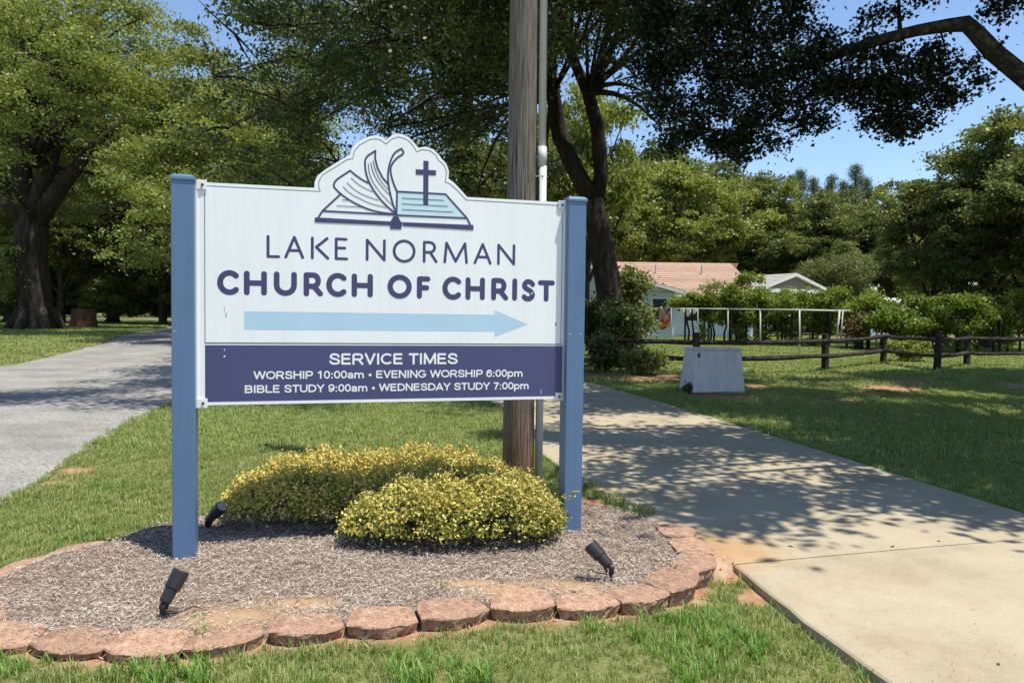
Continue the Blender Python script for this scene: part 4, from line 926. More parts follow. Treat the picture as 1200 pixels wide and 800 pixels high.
LT = [
 (V2, 690, 70, 43, .62, 'tall light green tree close behind the leaning trunk'),
 (V0, 650, 95, 47, .75, 'tree filling the gap just right of the wooden pole'),
 (V0, 770, 140, 79, 1.0, 'tree with its crown just under the hanging maple leaves'),
 (V0, 1165, 108, 41, 1.0, 'tall layered tree at the right edge standing highest against the sky'),
 (V3, 1225, 150, 36, 1.0, 'dark tree cut by the right frame edge'),
 (V0, 1100, 185, 45, .85, 'mid height tree just left of the tall layered tree'),
 (V2, 1085, 262, 66, .9, 'low yellow green tree before the right hand wood'),
 (V3, 1130, 232, 40, .9, 'dark tree under the tall layered tree'),
 (V1, 1045, 205, 78, .9, 'olive green tree right of the pine tops'),
 (V3, 1050, 262, 70, .85, 'dark low tree right of the olive bush'),
 (V1, 1000, 216, 82, 1.0, 'grey green tree below the pine tops'),
 (V0, 960, 207, 80, .95, 'tree above the carport, left of the pine tops'),
 (V1, 915, 196, 80, .9, 'tree with lighter feathery crown above the carport'),
 (V0, 870, 186, 82, 1.0, 'tree rising behind the right end of the pink roof'),
 (V2, 835, 188, 77, .9, 'light green tree behind the pink roof'),
 (V2, 785, 172, 75, .9, 'bright yellow green tree above the house, nearest the leaning trunk'),
 (V3, 815, 235, 80, 1.1, 'dark tree directly behind the pink roof ridge'),
 (V1, 745, 195, 76, .9, 'tree between the leaning trunk and the pink roof'),
 (V2, 706, 190, 72, .8, 'tree glimpsed just right of the right sign post'),
 (V0, 660, 160, 60, 1.0, 'tree glimpsed between the wooden pole and right sign post'),
 (V3, 1180, 258, 47, 1.1, 'dark tree low at the right behind the vines'),
 (V1, 1000, 268, 70, .8, 'grey feathery tree right of the carport'),
 (V3, 900, 240, 78, 1.1, 'dark tree between the pink roof and the carport'),
 (V1, 640, 215, 52, 1.0, 'shaded tree right behind the wooden pole'),
 (V3, 560, 130, 45, 1.0, 'dark tree behind the sign, left of the wooden pole'),
 (V1, 480, 150, 50, 1.0, 'dark tree behind the book emblem'),
 (V3, 400, 175, 44, 1.0, 'dark tree behind the left slope of the sign top'),
 (V1, 340, 130, 56, 1.0, 'tree behind the sign top left'),
 (V0, 250, 110, 52, 1.0, 'sunlit tree above the left sign post'),
 (V3, 190, 190, 53, 1.0, 'shadowy tree at the wood edge left of the sign'),
 (V1, 130, 80, 58, 1.0, 'tree behind the old oak, right of its trunk'),
 (V3, 70, 190, 52, 1.0, 'shadowy tree directly behind the old oak trunk'),
 (V0, 10, 60, 54, 1.0, 'tree behind the old oak at the left edge'),
 (V3, -60, 100, 48, 1.1, 'tree cut off by the left frame edge'),
 (V2, -10, 215, 39, .7, 'small bright tree left of the old oak trunk'),
]
rr = random.Random(77)
for (v, px, yt, D, wf, lb) in LT: place_tree(v, px, yt, D, wf, lb, rz=rr.uniform(0, 6.28))
# the far-off wood and its undergrowth: masses nobody could count
def scatter(name, label, cat, pts, scl, sources, rot=6.283, tilt=0.0):
    me = bpy.data.meshes.new(name); me.vertices.add(len(pts)); me.vertices.foreach_set('co', np.asarray(pts, np.float32).ravel())
    a_ = me.attributes.new('tuft_scale', 'FLOAT', 'POINT'); a_.data.foreach_set('value', np.asarray(scl, np.float32)); me.update()
    o = link(name, me, None); tag(o, label, cat, kind='stuff')
    ng = bpy.data.node_groups.new(name, 'GeometryNodeTree'); ng.interface.new_socket('Geometry', in_out='INPUT', socket_type='NodeSocketGeometry'); ng.interface.new_socket('Geometry', in_out='OUTPUT', socket_type='NodeSocketGeometry')
    N = ng.nodes; L = ng.links; gi = N.new('NodeGroupInput'); go = N.new('NodeGroupOutput')
    iop = N.new('GeometryNodeInstanceOnPoints'); jn = N.new('GeometryNodeJoinGeometry')
    for tm in sources:
        oi = N.new('GeometryNodeObjectInfo'); src = bpy.data.objects.new(name + '_piece', tm); oi.inputs['Object'].default_value = src; oi.inputs['As Instance'].default_value = True
        L.new(oi.outputs['Geometry'], jn.inputs[0])
    L.new(gi.outputs[0], iop.inputs['Points']); L.new(jn.outputs[0], iop.inputs['Instance']); iop.inputs['Pick Instance'].default_value = True
    rv = N.new('FunctionNodeRandomValue'); rv.data_type = 'FLOAT_VECTOR'; rv.inputs[0].default_value = (-tilt, -tilt, 0); rv.inputs[1].default_value = (tilt, tilt, rot)
    L.new(rv.outputs[0], iop.inputs['Rotation'])
    na = N.new('GeometryNodeInputNamedAttribute'); na.data_type = 'FLOAT'; na.inputs['Name'].default_value = 'tuft_scale'; L.new(na.outputs[0], iop.inputs['Scale'])
    L.new(iop.outputs[0], go.inputs[0]); md = o.modifiers.new('scatter', 'NODES'); md.node_group = ng; return o
crowns = [[c for c in v.children if c.name.startswith('crown')][0].data for v in (V0, V1, V3)]
P_, S_ = [], []
for px in range(-420, 1700, 42):
    D = 94 + rr.uniform(-6, 16); H = pt(px, (214 if px > 850 else 185) + rr.uniform(-16, 16), D)
    P_.append((H[0], H[1], 0)); S_.append(H[2] / 12.3)
scatter('distant_wood', 'distant mixed wood closing the view behind everything', 'wood', P_, S_, crowns)
P_, S_ = [], []
for row in range(3):
    for px in range(-460, 1700, 34):
        D = (57 if px < 690 else 86) + 6 * row + rr.uniform(-3, 3); q = pt(px, 300, D); s_ = rr.uniform(.55, .75)
        P_.append((q[0], q[1], float(terrain(q[0], q[1])) - 3.4 * s_)); S_.append(s_)
scatter('undergrowth', 'dark undergrowth filling the foot of the wood', 'undergrowth', P_, S_, [crowns[1], crowns[2]])

# pines standing above the wood
def make_pine():
    r = np.random.default_rng(61); t = thing('pine_tree', (0, 0, 0), 'x', 'tree')
    MB().tube([(0, 0, -.2), (0, 0, 6), (.1, 0, 13), (0, 0, 18)], [.35, .28, .16, .04], 7).build('trunk', M['bark'], t, smooth=True)
    C = []
    for z in np.arange(5, 18, .5):
        R = 2.3 * (1 - (z - 4) / 15) + .25
        for a_ in r.uniform(0, 6.28, 6):
            for q in np.linspace(.3, 1, 4): C.append((math.cos(a_) * R * q, math.sin(a_) * R * q, z + .25 * q + r.uniform(-.15, .15)))
    C = np.array(C); ci = np.repeat(np.arange(len(C)), 22); n = len(ci)
    P = C[ci] + r.normal(0, .2, (n, 3)); D, S = leaf_axes(n, r, .2); V, F = quads(P, D, S, r.uniform(.2, .34, n), np.full(n, .05))
    link('crown', fast_mesh('pine_crown', V, F, tint=r.uniform(0, 1, n)), t, G['pine']); return t
pine = make_pine(); first = True
for px, yt, D, s, lb in ((938, 199, 88, 1, 'pine left of the others above the carport'), (975, 205, 90, 1, 'pointed pine second from the left against the sky'), (988, 212, 92, .9, 'small pine top between two taller pines'), (1003, 193, 90, 1.1, 'tallest pine standing against the sky'), (1015, 208, 94, 1, 'pine just right of the tallest pine'), (953, 208, 92, 1, 'thin pine between the two left hand pines')):
    p = pt(px, yt, D); s = (p[2]) / 18.1
    o = pine if first else copy_thing(pine, (0, 0, 0), rr.uniform(0, 6)); first = False
    o.location = (p[0], p[1], 0); o.scale = (s, s, s); tag(o, lb, 'tree', 'pines above the wood')

# ------------------------------------------------------------------ shrubs
def bush(name, label, c, R, leaf, n, size, seed, cat='bush', group=None, k=12, cluster=18, spread=.14, stems=8, tmean=.5, upbias=.9):
    r = np.random.default_rng(seed); t = thing(name, c, label, cat, group)
    bl = auto_blobs((0, 0, R[2] * .95), R, k, r, br=(.35, .55), zmin=.05)
    m = MB()
    for b in bl[:stems]: m.tube(limb_pts((b[0] * .2, b[1] * .2, -.05), b[:3], r, n=5), [R[2] * f for f in (.03, .024, .018, .012, .006)], 5, cap=False)
    m.build('stems', M['bark'], t)['kind'] = 'stuff'; link('foliage', crown_mesh(name + '_leaves', bl, n, size, r, cluster=cluster, spread=spread, shell=.35, tmean=tmean, upbias=upbias), t, G[leaf]); return t
bush('olive_bush', 'large pale olive bush right of the carport', tuple(pt(972, 345, 69) * [1, 1, 0]), (5.0, 4, 4.2), 'olive', 26000, .14, 80, spread=.3)
bush('evergreen_bush', 'dark evergreen bush at the foot of the leaning tree', tuple(pt(728, 400, 22.5) * [1, 1, 0]), (.50, .7, 1.25), 'shade', 16000, .075, 81, spread=.16, tmean=.65)
bush('evergreen_bush', 'dark bush hiding the left side of the leaning trunk', tuple(pt(705, 400, 25.5) * [1, 1, 0]), (1.2, 1.0, 1.3), 'shade', 14000, .085, 82, spread=.16)
bush('low_fern_bush', 'low leafy clump in the shade right of the leaning trunk', tuple(pt(752, 400, 19.8) * [1, 1, 0]), (.6, .6, .34), 'green', 6000, .07, 83, spread=.11, k=8)
bush('low_fern_bush', 'low dark clump just right of the blue post at the trunk foot', tuple(pt(712, 400, 20.5) * [1, 1, 0]), (.7, .5, .55), 'shade', 6000, .07, 84, spread=.12, k=8)
bush('climbing_bush', 'leafy bush climbing beside the trunk up to the roof', tuple(pt(734, 400, 25) * [1, 1, 0]), (.8, .8, 1.75), 'green', 12000, .09, 85, spread=.18, tmean=.6)
bush('round_garden_bush', 'small round bush between the second and third fence posts', tuple(pt(1062, 400, 27.5) * [1, 1, 0]), (.85, .6, .45), 'bright', 5000, .08, 86, spread=.12, k=8)

# the two clipped golden shrubs under the sign
def hedge(name, label, outline_fn, x0, x1, y0, y1, n, seed, tl):
    r = np.random.default_rng(seed); t = thing(name, ((x0 + x1) / 2, (y0 + y1) / 2, .05), label, 'shrub', 'golden shrubs under the sign')
    c = np.array([(x0 + x1) / 2, (y0 + y1) / 2])
    x = r.uniform(x0 - .1, x1 + .1, n * 4); y = r.uniform(y0 - .1, y1 + .1, n * 4); h = outline_fn(x, y); q = h > .10; x, y, h = x[q][:n], y[q][:n], h[q][:n]; n = len(x)
    q = r.uniform(0, 1.06, n) ** .34; z = .05 + (h - .05) * q
    # sprigs that stand out of the mass
    nc = n // 15; ci = r.integers(0, nc, n); cx, cy, ch = x[:nc], y[:nc], z[:nc]
    P = np.stack([cx[ci], cy[ci], ch[ci]], 1) + r.normal(0, 1, (n, 3)) * np.array([.023, .023, .027]) + np.array([0, 0, .01])
    ct = np.clip(r.normal(.5, .14, nc), 0, 1)
    P[:, 2] += .030 * np.clip(vnoise(P[:, 0], P[:, 1], 26, 5) * 2, -1, 1) * (P[:, 2] > .2)
    kk = (P[:, 2] > .13) | (r.random(n) < .18); P = P[kk]; ci = ci[kk]; n = len(P)
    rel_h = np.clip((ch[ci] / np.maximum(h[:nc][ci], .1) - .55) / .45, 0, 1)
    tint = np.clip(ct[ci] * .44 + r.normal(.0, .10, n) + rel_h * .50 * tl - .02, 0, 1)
    D, S = leaf_axes(n, r, .8); sz = r.uniform(.010, .027, n)
    V, F = quads(P - np.array([c[0], c[1], .05]), D, S, sz * 1.25, sz * .72)
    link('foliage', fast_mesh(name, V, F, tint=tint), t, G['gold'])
    m = MB()
    for _ in range(110):
        a_ = r.uniform(x0, x1); b2 = r.uniform(y0, y1); h_ = float(outline_fn(np.array([a_]), np.array([b2]))[0])
        if h_ < .15: continue
        m.tube([(a_ * .9 + c[0] * .1 - c[0], b2 * .8 + c[1] * .2 - c[1], -.03), (a_ - c[0] + r.normal(0, .02), b2 - c[1], h_ * .45), (a_ - c[0] + r.normal(0, .03), b2 - c[1] + r.normal(0, .02), h_ * .93 - .05)], [.005, .0035, .0015], 4, cap=False)
    m.build('stems', mat('twig', (.10, .06, .04), .9), t)['kind'] = 'stuff'; return t
def hb(x, y):   # long back shrub
    u = (x + 1.02) / 1.06; cy = 5.55 + .10 * u; v = (y - cy) / (.56 - .05 * u); q = 1 - np.abs(u) ** 3.6 - np.abs(v) ** 3.0
    return np.where(q > 0, (.43 + .022 * np.sin(x * 7) + .022 * np.sin(x * 17 + y * 9) + .03 * u) * np.clip(q, 0, 1) ** .26, 0)
def hf(x, y):   # bushy front shrub
    u = (x + .38) / .76; v = (y - 4.98 - .05 * u) / .39; q = 1 - np.abs(u) ** 3.0 - np.abs(v) ** 3.0
    return np.where(q > 0, (.375 + .03 * np.sin(x * 9 + 1) + .03 * np.sin(x * 21 + y * 11) + .03 * u) * np.clip(q, 0, 1) ** .36, 0)
hedge('golden_shrub', 'long low golden shrub behind, its front half in the sign shadow', hb, -2.2, .0, 4.95, 6.15, 60000, 91, 1.15)
hedge('golden_shrub', 'bushy sunlit yellow shrub in front, touching the right post', hf, -1.14, .38, 4.55, 5.45, 50000, 92, 1.0)
# sprig that reaches over the right post
r = np.random.default_rng(95); t = bpy.data.objects['golden_shrub.001']
P0 = pt(655, 585, 4.98) - np.array(t.location); P1 = pt(676, 577, 4.93) - np.array(t.location)
MB().tube([tuple(P0 - [.1, 0, .08]), tuple(P0), tuple((P0 + P1) / 2 + [0, 0, .01]), tuple(P1)], .002, 4).build('sprig_stem', mat('twig_green', (.12, .12, .04), .9), t)
P = P0 + (P1 - P0) * r.uniform(-.3, 1, (46, 1)) + r.normal(0, .014, (46, 3)); D, S = leaf_axes(46, r, .6); V, F = quads(P, D, S, r.uniform(.018, .028, 46), .012)
link('sprig_leaves', fast_mesh('sprig', V, F, tint=r.uniform(.3, .8, 46)), t, G['gold'])

# ------------------------------------------------------------------ grass
def tuft_mesh(name, nb, rad, hmin, hmax, wid, seed, dry=.12):
    r = np.random.default_rng(seed); V = []; F = []; T = []
    for i in range(nb):
        a_ = r.uniform(0, 6.28); q = rad * math.sqrt(r.random()); x, y = q * math.cos(a_), q * math.sin(a_)
        h = r.uniform(hmin, hmax); ln = r.uniform(.2, 1.0) * h; b2 = r.uniform(0, 6.28); dx, dy = math.cos(b2), math.sin(b2); sx, sy = -dy * wid / 2, dx * wid / 2
        k = len(V)
        V += [(x - sx, y - sy, -.01), (x + sx, y + sy, -.01), (x + sx * .8 + dx * ln * .35, y + sy * .8 + dy * ln * .35, h * .62), (x - sx * .8 + dx * ln * .35, y - sy * .8 + dy * ln * .35, h * .62),
              (x + sx * .1 + dx * ln, y + sy * .1 + dy * ln, h * .95), (x - sx * .1 + dx * ln, y - sy * .1 + dy * ln, h * .95)]
        F += [(k, k + 1, k + 2, k + 3), (k + 3, k + 2, k + 4, k + 5)]
        t = r.uniform(.85, 1) if r.random() < dry else r.uniform(.02, .66); T += [t, min(1, t + .06)]
    return fast_mesh(name, V, F, tint=T)
def grass_obj(name, label, pts, scl, tufts, material, z_off=0.0):
    me = bpy.data.meshes.new(name); me.vertices.add(len(pts)); me.vertices.foreach_set('co', np.asarray(pts, np.float32).ravel())
    a_ = me.attributes.new('tuft_scale', 'FLOAT', 'POINT'); a_.data.foreach_set('value', np.asarray(scl, np.float32)); me.update()
    o = link(name, me, None, material); tag(o, label, 'grass', kind='stuff')
    ng = bpy.data.node_groups.new(name, 'GeometryNodeTree'); ng.interface.new_socket('Geometry', in_out='INPUT', socket_type='NodeSocketGeometry'); ng.interface.new_socket('Geometry', in_out='OUTPUT', socket_type='NodeSocketGeometry')
    N = ng.nodes; L = ng.links; gi = N.new('NodeGroupInput'); go = N.new('NodeGroupOutput')
    iop = N.new('GeometryNodeInstanceOnPoints'); jn = N.new('GeometryNodeJoinGeometry')
    for tm in tufts:
        oi = N.new('GeometryNodeObjectInfo'); src = bpy.data.objects.new('grass_tuft', tm); oi.inputs['Object'].default_value = src; oi.inputs['As Instance'].default_value = True
        if not tm.materials: tm.materials.append(material)
        L.new(oi.outputs['Geometry'], jn.inputs[0])
    L.new(gi.outputs[0], iop.inputs['Points']); L.new(jn.outputs[0], iop.inputs['Instance']); iop.inputs['Pick Instance'].default_value = True
    rv = N.new('FunctionNodeRandomValue'); rv.data_type = 'FLOAT_VECTOR'; rv.inputs[0].default_value = (-.15, -.15, 0); rv.inputs[1].default_value = (.15, .15, 6.283)
    L.new(rv.outputs[0], iop.inputs['Rotation'])
    na = N.new('GeometryNodeInputNamedAttribute'); na.data_type = 'FLOAT'; na.inputs['Name'].default_value = 'tuft_scale'; L.new(na.outputs[0], iop.inputs['Scale'])
    L.new(iop.outputs[0], go.inputs[0]); md = o.modifiers.new('scatter', 'NODES'); md.node_group = ng; return o

def lawn_points(x0, x1, y0, y1, density, seed, margin=.02):
    r = np.random.default_rng(seed); n = int((x1 - x0) * (y1 - y0) * density); x = r.uniform(x0, x1, n); y = r.uniform(y0, y1, n)
    vis = (np.abs(x) < .74 * y + 1.0); x, y = x[vis], y[vis]
    k = ~inside(x, y, ROAD) & ~inside(x, y, DRIVE) & ~inside(x, y, BED); x, y = x[k], y[k]
    de = edge_dist(x, y, BED); dj = edge_dist(x, y, np.array(J), closed=False)
    k = (de > .03) & (dj > .055) & (edge_dist(x, y, dens(DRIVE_L, 1), False) > .02) & (edge_dist(x, y, dens(DRIVE_R, 1), False) > .015); x, y = x[k], y[k]
    c = clay_amount(x, y); k = (r.random(len(x)) > c * 1.02) & ((y < 4.4) | (r.random(len(x)) < .55 + .45 * np.clip(edge_dist(x, y, BED) / .3, 0, 1))); x, y = x[k], y[k]
    z = terrain(x, y) - .035 + .012 * vnoise(x, y, 2.2, 1) + front_rise(x, y)
    return np.stack([x, y, z], 1), r
near_t = [tuft_mesh('grass_tuft', 14, .035, .014, .042, .0036, 300 + i) for i in range(5)]
mid_t = [tuft_mesh('grass_tuft', 16, .07, .022, .052, .0075, 310 + i) for i in range(4)]
far_t = [tuft_mesh('grass_tuft', 16, .22, .030, .075, .022, 320 + i, dry=.08) for i in range(4)]
coarse = [tuft_mesh('grass_tuft', 11, .03, .035, .085, .0062, 330 + i, dry=.0) for i in range(3)]
p, r = lawn_points(-5.5, 5.5, 2.9, 8.2, 720, 401)
s = np.clip(1 + .35 * vnoise(p[:, 0], p[:, 1], 4, 5) + r.normal(0, .18, len(p)), .45, 1.8)
grass_obj('lawn_grass', 'short green mown grass around the sign bed', p, s, near_t, G['grass'])
p, r = lawn_points(-9, 13, 8.2, 17, 190, 402)
grass_obj('lawn_grass', 'mown lawn grass behind the sign and beside the drive', p, np.clip(1 + .3 * vnoise(p[:, 0], p[:, 1], 2, 5) + r.normal(0, .2, len(p)), .5, 1.8), mid_t, G['grass'])
p, r = lawn_points(-36, 40, 17, 56, 14, 403)
grass_obj('lawn_grass', 'far lawn grass beyond the fence and under the oak', p, r.uniform(.6, 1.3, len(p)), far_t, G['grass'])
# coarse bright crabgrass patches in the foreground
p, r = lawn_points(-4.5, 2.2, 2.9, 6.5, 300, 404)
pn = vnoise(p[:, 0], p[:, 1], 3.2, 15) + .35 * vnoise(p[:, 0], p[:, 1], 11, 16)
k = (pn > .05) & (p[:, 1] < 3.9) | (pn > .45)
p = p[k]; grass_obj('crabgrass', 'coarse bright green crabgrass patches in the front lawn', p, r.uniform(.6, 1.25, len(p)), coarse, leafmat('crabgrass_blade', [(0.09, 0.20, 0.03), (0.16, 0.30, 0.055), (0.24, 0.38, 0.09), (0.36, 0.42, 0.14)], trans=.35))

p, r = lawn_points(-5, 4.5, 2.9, 9.5, 150, 405)
k = (vnoise(p[:, 0], p[:, 1], 2.6, 25) + .4 * vnoise(p[:, 0], p[:, 1], 9, 26)) > .12
grass_obj('dry_grass', 'dry tan grass patches scattered through the lawn', p[k], r.uniform(.6, 1.2, k.sum()), [tuft_mesh('dry_tuft', 13, .05, .010, .036, .0036, 340 + i, dry=.85) for i in range(3)], G['grass'])
e_ = []
for P_e, sgn, y0, y1 in ((DRIVE_R, 1, 3.0, 16), (DRIVE_L, -2, 2.0, 4.3), (DRIVE_L, -1, 6.2, 14)):
    Q = dens(P_e, .014)
    for q in Q:
        if y0 < q[1] < y1 and r.random() < (.10 if sgn == -2 else .45): e_.append((q[0] + sgn * (.018 + abs(r.normal(0, .02))), q[1] + r.normal(0, .01), -.035 + (.0 if sgn > 0 else -.012)))
e_ = np.array(e_); grass_obj('edge_grass', 'ragged grass growing along the edges of the concrete drive', e_, r.uniform(.5, 1.15, len(e_)), coarse, bpy.data.materials['crabgrass_blade'])

def clump(name, label, c, n, hmin, hmax, rad, wid, seed, cat='weed'):
    t = thing(name, c, label, cat); link('blades', tuft_mesh(name, n, rad, hmin, hmax, wid, seed, dry=.1), t, G['grass']); return t
c0 = gr(722, 592); clump('grass_clump', 'tall grass clump between the right post and the drive', tuple(c0), 110, .05, .15, .11, .007, 500, 'grass clump')
c0 = gr(690, 570); clump('grass_clump', 'short grass clump right behind the right post foot', tuple(c0), 90, .03, .08, .12, .006, 501, 'grass clump')
c0 = gr(748, 600); clump('grass_clump', 'low dark grass clump at the corner of the drive', tuple(c0), 120, .04, .08, .13, .007, 504, 'grass clump')
c0 = gr(218, 752, .08); clump('weed_sprout', 'small weed growing between two front edging blocks', tuple(c0 + [0.02, .13, -.02]), 34, .02, .06, .04, .005, 502)
c0 = gr(520, 690, .06); clump('weed_sprout', 'thin weed sprouting in the mulch before the front shrub', tuple(c0), 14, .04, .11, .02, .003, 503)
c0 = gr(326, 545); clump('weed_sprout', 'dark broadleaf weed in the lawn behind the left shrub', tuple(c0), 26, .05, .13, .05, .016, 505)

# ------------------------------------------------------------------ landscape spotlights
def spotlight(loc, head_dir, label, L=.17, rot=0, tip=None):
    t = thing('landscape_spotlight', tuple(loc), label, 'spotlight', 'black spotlights aimed at the sign'); t.scale = (1.02,) * 3
    d = Vector(head_dir).normalized(); k = Vector((0, 0, .055))
    MB().tube([(0, 0, -.12), (0, 0, .03)], .009, 8).build('stake', M['black'], t, smooth=True)
    MB().tube([(0, 0, .02), tuple(k - d * .005), tuple(k + d * .02)], [.015, .017, .016], 10).build('knuckle', M['black'], t, smooth=True)
    b = MB(); p = [k + d * q for q in (.010, .016, .022, .074, .080, .0801, .088, .165, .172)]; b.tube([tuple(q) for q in p], [.016, .026, .029, .031, .031, .034, .039, .041, .039], 20)
    b.build('lamp_housing', M['black'], t, bevel=.0)
    MB().tube([tuple(k + d * .1721), tuple(k + d * .1735)], .035, 16).build('lens', M['glass'], t)
    s = d.cross(Vector((0, 0, 1))).normalized()
    MB().tube([tuple(k + d * .06 - Vector((0, 0, .03))), tuple(k + d * .03 - Vector((0, 0, .05)))], .008, 6).build('thumb_screw', M['black'], t)
    cy_ = 1 if d.x > 0 else -1
    MB().tube([(0, 0, .01), (.03 * cy_, .02, .012), (.07 * cy_, .05, .006), (.10 * cy_, .10, .010), (.11 * cy_, .16, -.02)], .0032, 6).build('cable', M['black'], t, smooth=True)
    return t
g1 = gr(191, 722, .05); spotlight(g1, (.34, .45, .86), 'black spotlight in the mulch in front of the left post')
g2 = gr(716, 676, .06); spotlight(g2, (-.62, .30, .58), 'black spotlight leaning toward the sign near the right post')
g3 = gr(243, 620, .04); spotlight(g3, (.62, -.25, .62), 'black spotlight behind the left post at the shrub end')

# ------------------------------------------------------------------ utility pole and conduit
pb = gr(607, 556); pb[2] = 0
up_ = thing('utility_pole', tuple(pb), 'weathered wooden utility pole with a grey conduit behind the sign', 'utility pole')
m = MB(); rr = random.Random(12); n = 22
V = []; zs = [-.4] + list(np.linspace(0, 9.5, 40)); fa = [1 + .018 * rr.uniform(-1, 1) for _ in range(n)]
for z in zs:
    R = .152 - .0045 * max(z, 0)
    for k in range(n): V.append((R * fa[k] * math.cos(2 * math.pi * k / n) + .0 * z, R * fa[k] * math.sin(2 * math.pi * k / n), z))
F = [(i * n + k, i * n + (k + 1) % n, (i + 1) * n + (k + 1) % n, (i + 1) * n + k) for i in range(len(zs) - 1) for k in range(n)]
F.append(tuple(range((len(zs) - 1) * n, len(zs) * n)))
m.add(V, F).build('shaft', M['pole'], up_, smooth=True)
_n = M['pole'].node_tree.nodes; _L = M['pole'].node_tree.links; _p = _n['Principled BSDF']; _s = _p.inputs['Base Color'].links[0].from_socket
_tc = _n.new('ShaderNodeTexCoord'); _sx = _n.new('ShaderNodeSeparateXYZ'); _L.new(_tc.outputs['Object'], _sx.inputs[0])
_mr = _n.new('ShaderNodeMapRange'); _mr.inputs[1].default_value = 0.1; _mr.inputs[2].default_value = 0.95; _mr.inputs[3].default_value = 0.75; _mr.inputs[4].default_value = 0; _L.new(_sx.outputs[2], _mr.inputs[0])
_mx = _n.new('ShaderNodeMixRGB'); _mx.blend_type = 'MULTIPLY'; _mx.inputs[2].default_value = (1.35, .80, .52, 1); _L.new(_mr.outputs[0], _mx.inputs[0]); _L.new(_s, _mx.inputs[1]); _L.new(_mx.outputs[0], _p.inputs['Base Color'])
cx, cy = .186, -.03
MB().tube([(cx + .012, cy - .01, -.1), (cx + .012, cy - .01, 2.95)], .036, 14).build('conduit', M['conduit'], up_, smooth=True)
MB().tube([(cx + .006, cy - .008, 2.951), (cx + .004, cy - .008, 3.13)], .042, 14).build('conduit_coupling', M['conduit'], up_, smooth=True)
MB().tube([(cx + .0, cy, 3.1301), (cx - .02, cy, 9.0)], .037, 14).build('conduit', M['conduit'], up_, smooth=True)
for z in (2.85, 1.2, 5.2):
    MB().tube([(cx - .09, cy - .01, z), (cx + .01, cy - .051, z), (cx + .055, cy - .012, z), (cx + .01, cy + .03, z)], .006, 6).build('strap', M['alu'], up_)
# ------------------------------------------------------------------ grey cabinet on the lawn
cb_ = (gr(807, 459) + gr(873, 460)) / 2; wd = gr(873, 460)[0] - gr(807, 459)[0]
ub = thing('utility_cabinet', (cb_[0], cb_[1] + .4, -.03), 'tapered grey fibreglass utility box on the lawn before the fence', 'utility box', rz=.16)
m = MB(); hw = wd / 2
m.box(-hw, hw, -.4, .4, 0, .90, taper=.86); m.build('housing', M['box_grey'], ub, bevel=.06, seg=4)
MB().box(-hw * .86 - .012, hw * .86 + .012, -.36, .36, .885, .925).build('lid', M['box_grey'], ub, bevel=.012)
MB().box(-hw - .03, hw + .03, -.43, .43, -.05, .025).build('base_pad', mat('base_pad', (.16, .11, .09), .9), ub)
MB().box(-hw * .83, -hw * .83 + .055, -.362, -.350, .74, .83).build('sticker', mat('sticker', (.04, .05, .14), .5), ub)
m = MB(); m.box(-hw * .93, -hw * .93 + .006, -.4, -.392, .03, .85); 
r = np.random.default_rng(7)
bush('grass_fringe', 'thin dark weeds at the left foot of the grey utility box', (cb_[0] - hw - .05, cb_[1] + .1, -.03), (.12, .1, .10), 'shade', 260, .05, 87, k=3, spread=.04, cluster=10, stems=2, cat='weed')

# ------------------------------------------------------------------ split rail fence
fb = gr(1000, 425)
fence = thing('rail_fence', (0, 0, 0), 'dark weathered two rail wooden fence across the lawn', 'fence')
FP = [tuple(gr(700, 432)[:2]), (4.95, 19.6), tuple(gr(967, 433)[:2]), tuple(gr(1035, 424)[:2]), tuple(gr(1098, 432)[:2]), tuple(gr(1133, 427)[:2]), tuple(gr(1215, 428)[:2]), tuple(gr(1330, 428)[:2])]
hs = [1.1, 1.12, 1.08, .98, 1.20, 1.15, 1.15, 1.15]
rr = random.Random(15)
for (x, y), h in zip(FP, hs):
    M_ = Matrix.Translation((x, y, 0)) @ Matrix.Rotation(rr.uniform(0, .4), 4, 'Z') @ Matrix.Rotation(rr.uniform(-.04, .04), 4, 'Y')
    MB().box(-.085, .085, -.08, .08, -.2, h, M=M_, taper=.9).build('post', M['fence'], fence, bevel=.012)
for i in range(len(FP) - 1):
    a_, b2 = np.array(FP[i]), np.array(FP[i + 1]); d = (b2 - a_); L = np.linalg.norm(d); an = math.atan2(d[1], d[0])
    for z0, z1 in ((.92 if i > 2 else .86, .92 if i >= 2 else .86), (.40, .42)):
        mm = MB(); k = 7; pts = []
        for j in range(k):
            t = j / (k - 1); pts.append((a_[0] + d[0] * t - math.sin(an) * -.02, a_[1] + d[1] * t - .03, z0 + (z1 - z0) * t + rr.uniform(-.012, .012) - .02 * math.sin(math.pi * t)))
        mm.tube(pts, [.070 * rr.uniform(.86, 1.14) for _ in pts], 6, wob=.25, rng=rr).build('rail', M['fence'], fence)

# ------------------------------------------------------------------ tree stump by the oak
st = np.array([-22.6, 41.5, .5]); m = MB(); rr = random.Random(2)
pts = [(0, 0, -.2), (0, 0, .05), (0, 0, .5), (.02, 0, 1.05)]
sp = gr(98, 381, .5); D_ = 41.5; sp = pt(98, 380, D_)
o = m.tube(pts, [.78, .72, .62, .60], 16, wob=.12, rng=rr).build('tree_stump', M['stump'])
o.location = (sp[0], sp[1], .48); tag(o, 'reddish brown cut tree stump in the shade right of the old oak', 'stump')

